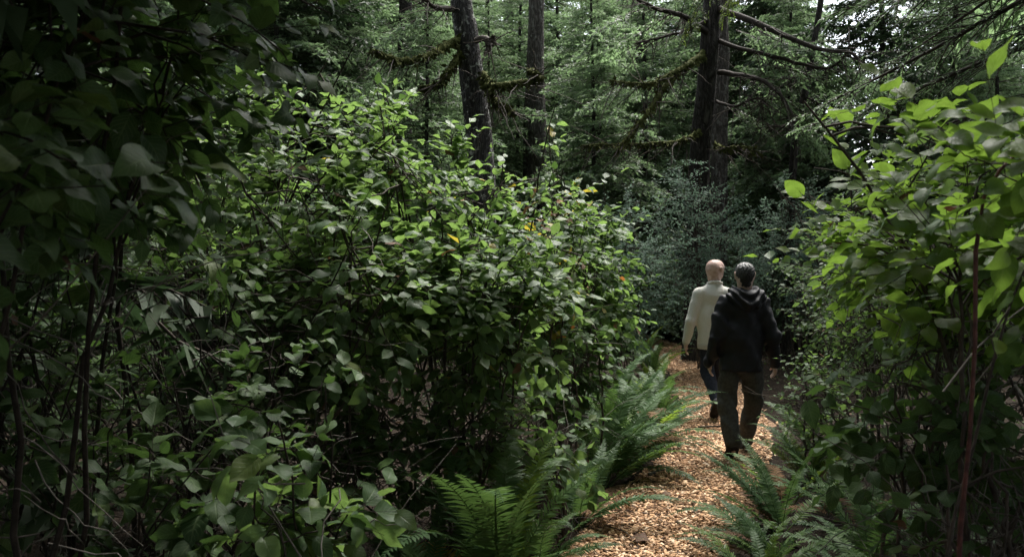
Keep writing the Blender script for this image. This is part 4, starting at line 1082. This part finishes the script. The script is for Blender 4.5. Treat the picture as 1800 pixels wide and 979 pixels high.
# ------------------------------------------------------------------ people
class Field:
    def __init__(s, lo, hi, h):
        s.lo = np.array(lo, float); s.h = h
        s.n = np.ceil((np.array(hi) - s.lo) / h).astype(int) + 1
        s.a = np.full(s.n, 0.5, np.float32)
    def _box(s, lo, hi):
        i0 = np.clip(np.floor((lo - s.lo) / s.h).astype(int), 0, s.n); i1 = np.clip(np.ceil((hi - s.lo) / s.h).astype(int) + 1, 0, s.n)
        sl = tuple(slice(a, b) for a, b in zip(i0, i1))
        g = [s.lo[k] + s.h * np.arange(i0[k], i1[k]) for k in range(3)]
        return sl, np.stack(np.meshgrid(*g, indexing='ij'), -1)
    def cone(s, p0, p1, r0, r1, k=.03, flat=None, sub=False):
        """rounded cone; flat=(axis, factor) squeezes it along an axis"""
        p0, p1 = np.array(p0, float), np.array(p1, float)
        m = max(r0, r1) * (max(1, flat[1]) if flat else 1) + k + 3 * s.h + .03
        sl, g = s._box(np.minimum(p0, p1) - m, np.maximum(p0, p1) + m)
        d = p1 - p0; dd = max(d @ d, 1e-9)
        v = g - p0; t = np.clip((v @ d) / dd, 0, 1)
        w = v - t[..., None] * d
        if flat:
            ax = nrm(np.array(flat[0], float)); w = w + (w @ ax)[..., None] * ax * (1 / flat[1] - 1)
        q = (np.linalg.norm(w, axis=-1) - (r0 + (r1 - r0) * t)).astype(np.float32)
        if flat and flat[1] < 1: q = q * (0.5 + .5 * flat[1])
        a = s.a[sl]
        if sub: q = -q; h = np.clip(.5 - .5 * (q - a) / -k, 0, 1) if False else None; s.a[sl] = np.maximum(a, q); return s
        h = np.clip(.5 + .5 * (a - q) / k, 0, 1)
        s.a[sl] = a * (1 - h) + q * h - k * h * (1 - h)
        return s
    def chain(s, pts, rs, k=.02, flat=None):
        for i in range(len(pts) - 1): s.cone(pts[i], pts[i + 1], rs[i], rs[i + 1], k, flat)
        return s
    def warp(s, fn):
        sl, g = s._box(s.lo, s.lo + s.h * s.n)
        s.a[sl] += fn(g).astype(np.float32); return s
    def mesh(s, name, mats, tint=None):
        a, h = s.a, s.h
        n = np.array(a.shape)
        ins = a < 0
        c = np.zeros(n - 1, np.int8)
        offs = [(i, j, k) for i in (0, 1) for j in (0, 1) for k in (0, 1)]
        for o in offs: c += ins[o[0]:n[0] - 1 + o[0], o[1]:n[1] - 1 + o[1], o[2]:n[2] - 1 + o[2]]
        act = np.argwhere((c > 0) & (c < 8))
        idm = np.full(n - 1, -1, np.int64); idm[tuple(act.T)] = np.arange(len(act))
        acc = np.zeros((len(act), 3)); cnt = np.zeros(len(act))
        for o in offs:
            for ax in range(3):
                if o[ax]: continue
                p = act + o; q = p.copy(); q[:, ax] += 1
                va, vb = a[tuple(p.T)], a[tuple(q.T)]
                cr = (va < 0) != (vb < 0)
                t = np.where(cr, va / np.where(cr, va - vb, 1), 0)
                pt = np.array(o, float)[None].repeat(len(act), 0); pt[:, ax] += t
                acc[cr] += pt[cr]; cnt[cr] += 1
        V = (act + acc / cnt[:, None]) * h + s.lo
        F = []
        for ax in range(3):
            u, w = [(1, 2), (2, 0), (0, 1)][ax]
            sa = [slice(None)] * 3; sb = [slice(None)] * 3
            sa[ax] = slice(0, -1); sb[ax] = slice(1, None)
            A, B = ins[tuple(sa)], ins[tuple(sb)]
            e = np.argwhere(A != B)
            e = e[(e[:, u] > 0) & (e[:, w] > 0) & (e[:, u] < n[u] - 1) & (e[:, w] < n[w] - 1)]
            fl = A[tuple(e.T)]
            def cell(du, dw):
                q = e.copy(); q[:, u] -= du; q[:, w] -= dw
                return idm[tuple(q.T)]
            q = np.stack([cell(1, 1), cell(0, 1), cell(0, 0), cell(1, 0)], 1)
            q = np.where(fl[:, None], q, q[:, ::-1])
            F += [q[:, [0, 1, 2]], q[:, [0, 2, 3]]]
        F = np.vstack(F)
        return make_mesh(name, V, F[(F >= 0).all(1)], mats, None if tint is None else tint(V))

M['skin'] = simple_mat('skin', [(0.32, (0.42, 0.27, 0.22)), (0.5, (0.54, 0.37, 0.31)), (0.68, (0.62, 0.46, 0.40))], 26, 0.5, 0.4, .15, 120)
M['knit'] = simple_mat('cream_knit', [(0.3, (0.60, 0.58, 0.53)), (0.7, (0.74, 0.72, 0.66))], 130, 0.95, 0.1, 0.8, 170, bdist=.006)
M['rib'] = simple_mat('ribbed_knit', [(0.3, (0.48, 0.46, 0.42)), (0.7, (0.60, 0.58, 0.53))], 90, 0.95, 0.1, 0.8, 120, (3, 3, .2), bdist=.006)
M['greyknit'] = simple_mat('grey_collar', [(0.3, (0.12, 0.12, 0.13)), (0.7, (0.2, 0.2, 0.21))], 90, 0.95, 0.1)
M['jacket'] = simple_mat('black_shell', [(0.3, (0.010, 0.010, 0.013)), (0.7, (0.018, 0.018, 0.023))], 8, 0.62, 0.25, 0.35, 11, bdist=.03)
M['trouser'] = simple_mat('grey_trousers', [(0.3, (0.044, 0.043, 0.038)), (0.7, (0.078, 0.076, 0.067))], 40, 0.85, 0.2, 0.4, 14, bdist=.02)
M['jeans'] = simple_mat('dark_jeans', [(0.3, (0.014, 0.016, 0.024)), (0.7, (0.030, 0.034, 0.048))], 40, 0.85, 0.2, 0.4, 14, bdist=.02)
M['boot'] = simple_mat('boot_leather', [(0.3, (0.020, 0.016, 0.014)), (0.7, (0.050, 0.040, 0.034))], 30, 0.65, 0.3, .3, 60)
M['sole'] = simple_mat('boot_sole', [(0.3, (0.014, 0.012, 0.011)), (0.7, (0.035, 0.030, 0.026))], 30, 0.8, 0.2, .6, 60)
M['greyshoe'] = simple_mat('grey_shoe', [(0.3, (0.07, 0.07, 0.075)), (0.7, (0.13, 0.13, 0.14))], 40, 0.8, 0.2, .3, 60)
M['frame'] = simple_mat('glasses_frame', [(0.3, (0.012, 0.010, 0.010)), (0.7, (0.03, 0.02, 0.02))], 10, 0.35, 0.5)
M['hipshade'] = simple_mat('hip_shade_black', [(0.3, (0.010, 0.010, 0.012)), (0.7, (0.02, 0.02, 0.024))], 20, 0.9, 0.1)  # black of the painted shade on the upper jeans
def hair_mat():
    m, nt, out = mat_new('grey_hair'); L = nt.links
    p = node(nt, 'ShaderNodeBsdfPrincipled'); p.inputs['Roughness'].default_value = .55
    at_ = node(nt, 'ShaderNodeAttribute', attribute_name='tint')
    tc = node(nt, 'ShaderNodeTexCoord'); mp = node(nt, 'ShaderNodeMapping'); mp.inputs['Scale'].default_value = (1, 1, .35)
    nz = node(nt, 'ShaderNodeTexNoise'); nz.inputs['Scale'].default_value = 150; nz.inputs['Detail'].default_value = 4
    L.new(tc.outputs['Object'], mp.inputs[0]); L.new(mp.outputs[0], nz.inputs['Vector'])
    ad = node(nt, 'ShaderNodeMath', operation='MULTIPLY_ADD'); L.new(nz.outputs['Fac'], ad.inputs[0]); ad.inputs[1].default_value = .7; L.new(at_.outputs['Fac'], ad.inputs[2])
    L.new(ramp(nt, ad.outputs[0], [(0.25, (.012, .011, .011)), (0.7, (.06, .058, .058)), (1.0, (.34, .335, .33))]), p.inputs['Base Color'])
    b = node(nt, 'ShaderNodeBump'); b.inputs['Strength'].default_value = .9; b.inputs['Distance'].default_value = .01
    L.new(nz.outputs['Fac'], b.inputs['Height']); L.new(b.outputs[0], p.inputs['Normal']); L.new(p.outputs[0], out.inputs[0])
    return m
M['hair'] = hair_mat()

def A(*v): return np.array(v, float)

def hand(f, w, d, palm_n, side):
    """palm and five fingers from wrist w along d; palm faces palm_n; side = thumb direction"""
    d, n_, s_ = nrm(A(*d)), nrm(A(*palm_n)), nrm(A(*side))
    for k in (-1.2, -.4, .4, 1.2):
        f.cone(w, w + d * .085 + s_ * .017 * k, .022, .014, .012)
    for k, ln in ((1.35, .066), (.45, .076), (-.45, .070), (-1.3, .054)):
        a = w + d * .085 + s_ * .0185 * k
        b = a + nrm(d + n_ * .25) * ln * .5; c_ = b + nrm(d + n_ * .8) * ln * .32; e = c_ + nrm(d * .8 + n_ * 1.1) * ln * .24
        f.chain([a, b, c_, e], [.0098, .0088, .008, .007], .004)
    a = w + d * .03 + s_ * .024; b = w + d * .062 + s_ * .046 + n_ * .012; c_ = b + d * .03 + s_ * .004 + n_ * .012
    f.chain([a, b, c_], [.0135, .0105, .0085], .006)

def head(f, c, yaw, neck0, g=1.0):
    """c = middle of the skull, yaw turns the face from +Y towards +X"""
    fw = A(math.sin(yaw), math.cos(yaw), 0); sd = A(math.cos(yaw), -math.sin(yaw), 0); up = A(0, 0, 1)
    f.cone(c - fw * .028 + up * .020, c + fw * .03 + up * .022, .077 * g, .074 * g, .02)
    f.cone(c - fw * .020 - up * .025, c + fw * .03 - up * .03, .071 * g, .066 * g, .03)           # skull
    f.cone(c + fw * .045 + up * .0, c + fw * .055 - up * .075, .058 * g, .040 * g, .03)
    f.cone(c - fw * .032 - up * .01, c - fw * .022 - up * .085, .070 * g ** 2, .060 * g ** 2, .03)             # back of the head to the nape             # face to chin
    f.cone(c + fw * .02 - up * .055, c + fw * .06 - up * .085, .048, .034, .03)             # jaw
    f.cone(c + fw * .098 + up * .012, c + fw * .118 - up * .024, .009, .014, .012)          # nose
    f.cone(c + fw * .085 + up * .03 - sd * .03, c + fw * .085 + up * .03 + sd * .03, .014, .014, .015)   # brow
    f.cone(c + fw * .092 - up * .055 - sd * .018, c + fw * .092 - up * .055 + sd * .018, .008, .008, .006)  # mouth
    for s in (-1, 1):
        e = c + sd * s * (.090 if g > 1 else .081) * g - fw * .006 - up * .010
        f.cone(e + sd * s * .006 + up * .016 - fw * .008, e + sd * s * .003 - up * .022, .025, .015, .004, (sd, .45))
        f.cone(c + fw * .078 + up * .008 + sd * s * .031, c + fw * .079 + up * .008 + sd * s * .031, .012, .012, .004)   # eyelids
    f.cone(neck0, c - up * .05 - fw * .012, .062 * g, .060 * g, .03)
    return fw, sd

def cloth(p, amp, seed):
    q = p * [1, 1, 1.0]
    return amp * (np.sin(q[..., 2] * 42 + 9 * np.sin(q[..., 0] * 7 + seed) + 5 * np.sin(q[..., 1] * 8)) * .6 + np.sin(q[..., 2] * 21 + q[..., 0] * 26 + 4 * np.sin(q[..., 1] * 11 + seed)))

def shoe(name, heel, toe, ankle, mat, parent, label=None):
    """boot from heel to toe (sole points), with its sole as a part of it"""
    heel, toe, ankle = A(*heel), A(*toe), A(*ankle)
    d = nrm(toe - heel); L = np.linalg.norm(toe - heel)
    side = nrm(np.cross(d, A(0, 0, 1))); up = nrm(np.cross(side, d))
    lo = np.minimum(np.minimum(heel, toe), ankle) - .12; hi = np.maximum(np.maximum(heel, toe), ankle) + .14
    f = Field(lo, hi, .008)
    f.chain([heel + up * .045 + d * .035, heel + up * .042 + d * L * .5, toe + up * .035 - d * .04], [.040, .042, .036], .03)
    f.cone(heel + up * .06 + d * .05, ankle + (ankle - heel) * .25, .044, .048, .03)
    o = link(name, f.mesh(name, M[mat]), parent)
    if label: o['label'] = label
    g = Field(lo, hi, .007)
    for q in np.linspace(0.0, 1, 7):
        w = .036 + .010 * math.sin(q * 3.1) + (.004 if q > .5 else 0)
        c_ = heel + d * (.032 + (L - .068) * q) + up * .010
        g.cone(c_ - side * .006, c_ + side * .006, w, w, .02, (up, .36))
    for q in np.linspace(.05, .95, 8):        # tread bars
        c_ = heel + d * (.03 + (L - .06) * q) - up * .004
        g.cone(c_ - side * .026, c_ + side * .026, .007, .007, .003)
    link('sole', g.mesh('sole', M['sole']), o)

def person_pale():
    bx, by = 2.262, 9.64
    root = tag(empty('person', (bx, by, 0.0)), 'bald person in cream sweater and dark jeans, head turned right, walking ahead', 'person', 'two walkers seen from behind')
    hips, chest, neck = A(.0, 0, .93), A(.0, .03, 1.34), A(.035, .035, 1.515)
    shl, shr = A(-.145, .02, 1.395), A(.165, .03, 1.40)
    ell, elr = A(-.235, .0, 1.10), A(.25, -.04, 1.12)
    wrl, wrr = A(-.283, .05, .855), A(.285, .13, .90)
    hl, hr = A(-.060, 0, .88), A(.072, 0, .88)
    kl, kr = A(-.055, -.03, .52), A(.10, .10, .50)
    al, ar = A(-.015, -.30, .235), A(.105, .22, .11)
    hc = A(.047, .055, 1.685)
    b = Field((-.42, -.42, 0), (.42, .42, 1.85), .009)
    fw, sd = head(b, hc, R(52), neck, 1.08)
    b.cone(hips, chest, .10, .10, .03, ((0, 1, 0), .72)); b.cone(chest, neck - A(0, 0, .04), .09, .055, .04)
    for s, e, w in ((shl, ell, wrl), (shr, elr, wrr)): b.cone(chest + (s - chest) * .5, s, .055, .048, .03); b.chain([s, e, w], [.052, .042, .029], .03)
    hand(b, wrl, (-.02, .12, -1), (1, .1, 0), (.1, 1, .1)); hand(b, wrr, (.02, .25, -1), (-1, .1, 0), (-.1, 1, .1))
    for h_, k_, a_ in ((hl, kl, al), (hr, kr, ar)): b.chain([h_, k_, a_], [.082, .056, .040], .03)
    for a_, t in ((al, A(-.02, -.14, .05)), (ar, A(.11, .40, .04))): b.cone(a_ - A(0, .02, .05), t, .035, .03, .02)
    bo = link('body', b.mesh('body', M['skin']), root)
    s = Field((-.45, -.35, .66), (.45, .35, 1.66), .008)
    s.cone(A(.0, -.004, .80), A(.0, .015, 1.12), .160, .158, .05, ((0, 1, 0), .74))
    s.cone(A(.0, .02, 1.10), A(.008, .03, 1.36), .160, .150, .05, ((0, 1, 0), .72))
    s.cone(shl + A(.02, 0, .005), shr + A(-.02, 0, .005), .072, .072, .05); s.cone(A(.02, .03, 1.38), neck + A(0, 0, -.03), .11, .075, .06)
    for a_, e, w in ((shl, ell, wrl), (shr, elr, wrr)): s.chain([a_, e, w + (e - w) * .06], [.073, .060, .046], .03)
    s.warp(lambda p: cloth(p, .0026, 1) * np.clip(1.5 - np.abs(p[..., 2] - 1.05) * 3, .3, 1))
    s.warp(lambda p: np.where(np.abs(p[..., 0]) < .19, np.maximum(0, .79 - p[..., 2]) * 4, 0))
    so = link('sweater', s.mesh('sweater', M['knit']), root)
    for nm, a0, a1, r_, fl in (('hem', A(.0, -.004, .80), A(.0, -.004, .83), .163, .75), ('cuff', wrl + A(0, 0, .0), wrl + nrm(ell - wrl) * .05, .040, None), ('cuff', wrr, wrr + nrm(elr - wrr) * .05, .040, None)):
        q = Field(np.minimum(a0, a1) - .2, np.maximum(a0, a1) + .2, .006)
        q.cone(a0, a1, r_, r_ + .003, .005, ((0, 1, 0), fl) if fl else None)
        q.warp(lambda p: np.maximum(0, np.maximum((a0 - .012 - p)[..., 2], (p - a1 - .012)[..., 2])) * 3 if fl else 0 * p[..., 0])
        link(nm, q.mesh(nm, M['rib']), so)
    cg = Field(neck - .2, neck + .2, .006)
    ring = [neck + A(math.sin(t) * .073, math.cos(t) * .070 - .004, .008 - .016 * math.cos(t)) for t in np.linspace(0, 2 * math.pi, 17)]
    cg.chain(ring, [.016] * 17, .006)
    link('collar', cg.mesh('collar', M['knit']), so)
    cg = Field(neck - .2, neck + .2, .006)
    cg.chain([p + A(0, 0, -.006) for p in ring[::1]], [.013] * 17, .004)
    cg.a = np.full_like(cg.a, .5); cg.chain([neck + (p - neck) * .84 + A(0, 0, .014) for p in ring], [.011] * 17, .004)
    link('collar_lining', cg.mesh('collar_lining', M['greyknit']), so)
    t = Field((-.35, -.48, .08), (.35, .42, 1.0), .009)
    t.cone(A(-.04, 0, .88), A(.05, 0, .88), .105, .105, .03, ((0, 1, 0), .8))
    for h_, k_, a_ in ((hl, kl, al), (hr, kr, ar)): t.chain([h_, k_, a_ + (k_ - a_) * .08], [.084, .074, .062], .02)
    t.warp(lambda p: cloth(p, .0035, 4))
    link('jeans', t.mesh('jeans', M['jeans']), root)
    q = Field((-.3, -.25, .6), (.3, .25, .95), .009)
    q.cone(A(0, 0, .72), A(0, 0, .80), .142, .130, .02, ((0, 1, 0), .72)); q.warp(lambda p: np.maximum(0, .69 - p[..., 2]) * 3)  # black band below the hem, standing for shade on the upper jeans
    link('hip_shade', q.mesh('hip_shade', M['hipshade']), root)
    shoe('shoe', (-.02, -.40, .225), (-.02, -.20, .025), al, 'greyshoe', root); shoe('shoe', (.105, .15, .012), (.115, .42, .012), ar, 'greyshoe', root)
    # glasses
    g = MB()
    for k in (-1, 1):
        a0 = hc + fw * .105 + sd * k * .066 + A(0, 0, .012); a1 = hc + sd * k * .086 - fw * .012 + A(0, 0, .016)
        V, F = tubes(np.array([a0, (a0 + a1) / 2 + sd * k * .004, a1, a1 - fw * .02 - A(0, 0, .02)]), np.full(4, .004), 6); g.add(V, F)
        c_ = hc + fw * .112 + sd * k * .034 + A(0, 0, .008)
        V, F = tubes(np.array([c_ + sd * math.cos(u) * .026 + A(0, 0, math.sin(u) * .02) for u in np.linspace(0, 2 * math.pi, 15)]), np.full(15, .0024), 5); g.add(V, F)
    V, F = tubes(np.array([hc + fw * .114 - sd * .009 + A(0, 0, .012), hc + fw * .118 + A(0, 0, .015), hc + fw * .114 + sd * .009 + A(0, 0, .012)]), np.full(3, .0024), 5); g.add(V, F)
    link('glasses', g.mesh('glasses', M['frame']), root)

def person_dark():
    bx, by = 2.085, 7.74
    root = tag(empty('person', (bx, by, 0.0)), 'grey-haired person in black hooded jacket and dark trousers, walking behind the bald one', 'person', 'two walkers seen from behind')
    hips, chest, neck = A(.0, 0, .93), A(.01, .03, 1.32), A(.035, .04, 1.46)
    shl, shr = A(-.155, .02, 1.375), A(.185, .02, 1.38)
    ell, elr = A(-.225, -.03, 1.09), A(.270, -.04, 1.10)
    wrl, wrr = A(-.265, .08, .87), A(.325, .06, .86)
    hl, hr = A(-.095, .01, .84), A(.095, .01, .84)
    kl, kr = A(-.135, -.01, .50), A(.135, .06, .50)
    al, ar = A(-.125, -.20, .16), A(.10, .24, .10)
    hc = A(.043, .065, 1.655)
    b = Field((-.45, -.42, 0), (.47, .46, 1.82), .009)
    fw, sd = head(b, hc, R(5), neck)
    b.cone(hips, chest, .11, .11, .03, ((0, 1, 0), .72)); b.cone(chest, neck - A(0, 0, .04), .09, .055, .04)
    for s, e, w in ((shl, ell, wrl), (shr, elr, wrr)): b.cone(chest + (s - chest) * .5, s, .055, .048, .03); b.chain([s, e, w], [.052, .042, .029], .03)
    hand(b, wrl, (-.02, .15, -1), (1, .1, 0), (.1, 1, .1)); hand(b, wrr, (.05, .1, -1), (-1, .1, 0), (-.1, 1, .1))
    for h_, k_, a_ in ((hl, kl, al), (hr, kr, ar)): b.chain([h_, k_, a_], [.085, .058, .042], .03)
    for a_, t in ((al, A(-.125, -.06, .04)), (ar, A(.11, .42, .04))): b.cone(a_ - A(0, .02, .04), t, .035, .03, .02)
    link('body', b.mesh('body', M['skin']), root)
    h = Field(hc - .2, hc + .2, .0055)
    h.cone(hc - fw * .034 + A(0, 0, .026), hc + fw * .022 + A(0, 0, .030), .085, .082, .02)
    h.cone(hc - fw * .052 - A(0, 0, .02), hc - fw * .050 - A(0, 0, .078), .066, .050, .03)
    h.cone(hc + sd * .062 - fw * .012, hc + sd * .056 - fw * .02 - A(0, 0, .05), .024, .018, .02); h.cone(hc - sd * .062 - fw * .012, hc - sd * .056 - fw * .02 - A(0, 0, .05), .024, .018, .02)
    h.warp(lambda p: .0035 * np.sin(p[..., 0] * 190 + 6 * np.sin(p[..., 2] * 50)) * np.sin(p[..., 2] * 120 + 3 * np.sin(p[..., 1] * 70)) + .002 * np.sin(p[..., 0] * 420 + p[..., 1] * 300))
    h.cone(hc + fw * .14 - A(0, 0, .03), hc + fw * .12 - A(0, 0, .08), .085, .085, .01, sub=True)
    link('hair', h.mesh('hair', M['hair'], tint=lambda V: np.clip((V[:, 2] - hc[2] + .03) / .13, 0, 1) * .75 - .15), root)
    j = Field((-.5, -.42, .66), (.52, .42, 1.62), .008)
    j.cone(A(.0, -.012, .82), A(.0, .0, 1.10), 0.190, .182, .05, ((0, 1, 0), .74))
    j.cone(A(.0, .0, 1.08), A(.012, .02, 1.34), .178, .162, .05, ((0, 1, 0), .74))
    j.cone(shl + A(.02, 0, 0), shr + A(-.02, 0, 0), .082, .082, .05); j.cone(A(.02, .03, 1.36), neck, .12, .085, .06)
    for a_, e, w in ((shl, ell, wrl), (shr, elr, wrr)): j.chain([a_, e, w + (w - e) * .06], [.082, .070, .053], .035)
    j.warp(lambda p: cloth(p, .0065, 2) + .006 * np.sin(p[..., 2] * 13 + p[..., 0] * 19 + 2 * np.sin(p[..., 1] * 9)) + .003 * np.sin(p[..., 0] * 60 + 5 * np.sin(p[..., 2] * 9)))
    j.warp(lambda p: np.where((np.abs(p[..., 0]) < .235), np.maximum(0, .79 - p[..., 2]) * 3, 0))
    jo = link('jacket', j.mesh('jacket', M['jacket']), root)
    g = Field(A(-.32, -.32, 1.2), A(.4, .3, 1.68), .007)
    ring = [neck + A(math.sin(t) * .112, math.cos(t) * .095 - .015, .030 + .012 * math.cos(t)) for t in np.linspace(0, 2 * math.pi, 21)]
    g.chain(ring, [.040] * 21, .02)
    for t in np.linspace(-1, 1, 9):
        g.cone(neck + A(t * .125, -.105 + .03 * t * t, .00), neck + A(t * .075, -.155 + .03 * t * t, -.085 + .03 * abs(t)), .052, .040, .03)
    g.warp(lambda p: .009 * np.sin(p[..., 2] * 75 + 7 * np.sin(p[..., 0] * 13 + 1)) + .004 * np.sin(p[..., 0] * 60 + p[..., 2] * 30))
    link('hood', g.mesh('hood', M['jacket']), jo)
    t = Field((-.35, -.40, .06), (.38, .42, 1.0), .009)
    t.cone(A(-.05, 0, .85), A(.05, 0, .85), .122, .122, .03, ((0, 1, 0), .85))
    for h_, k_, a_ in ((hl, kl, al), (hr, kr, ar)): t.chain([h_, k_, a_ + (k_ - a_) * .02], [.100, .084, .076], .02)
    t.warp(lambda p: cloth(p, .0065, 7))
    link('trousers', t.mesh('trousers', M['trouser']), root)
    shoe('boot', (-.13, -.275, .135), (-.13, -.10, -.005 + .02), al + A(0, -.02, .02), 'boot', root); shoe('boot', (.10, .17, .012), (.115, .45, .012), ar, 'boot', root)
person_pale()
person_dark()
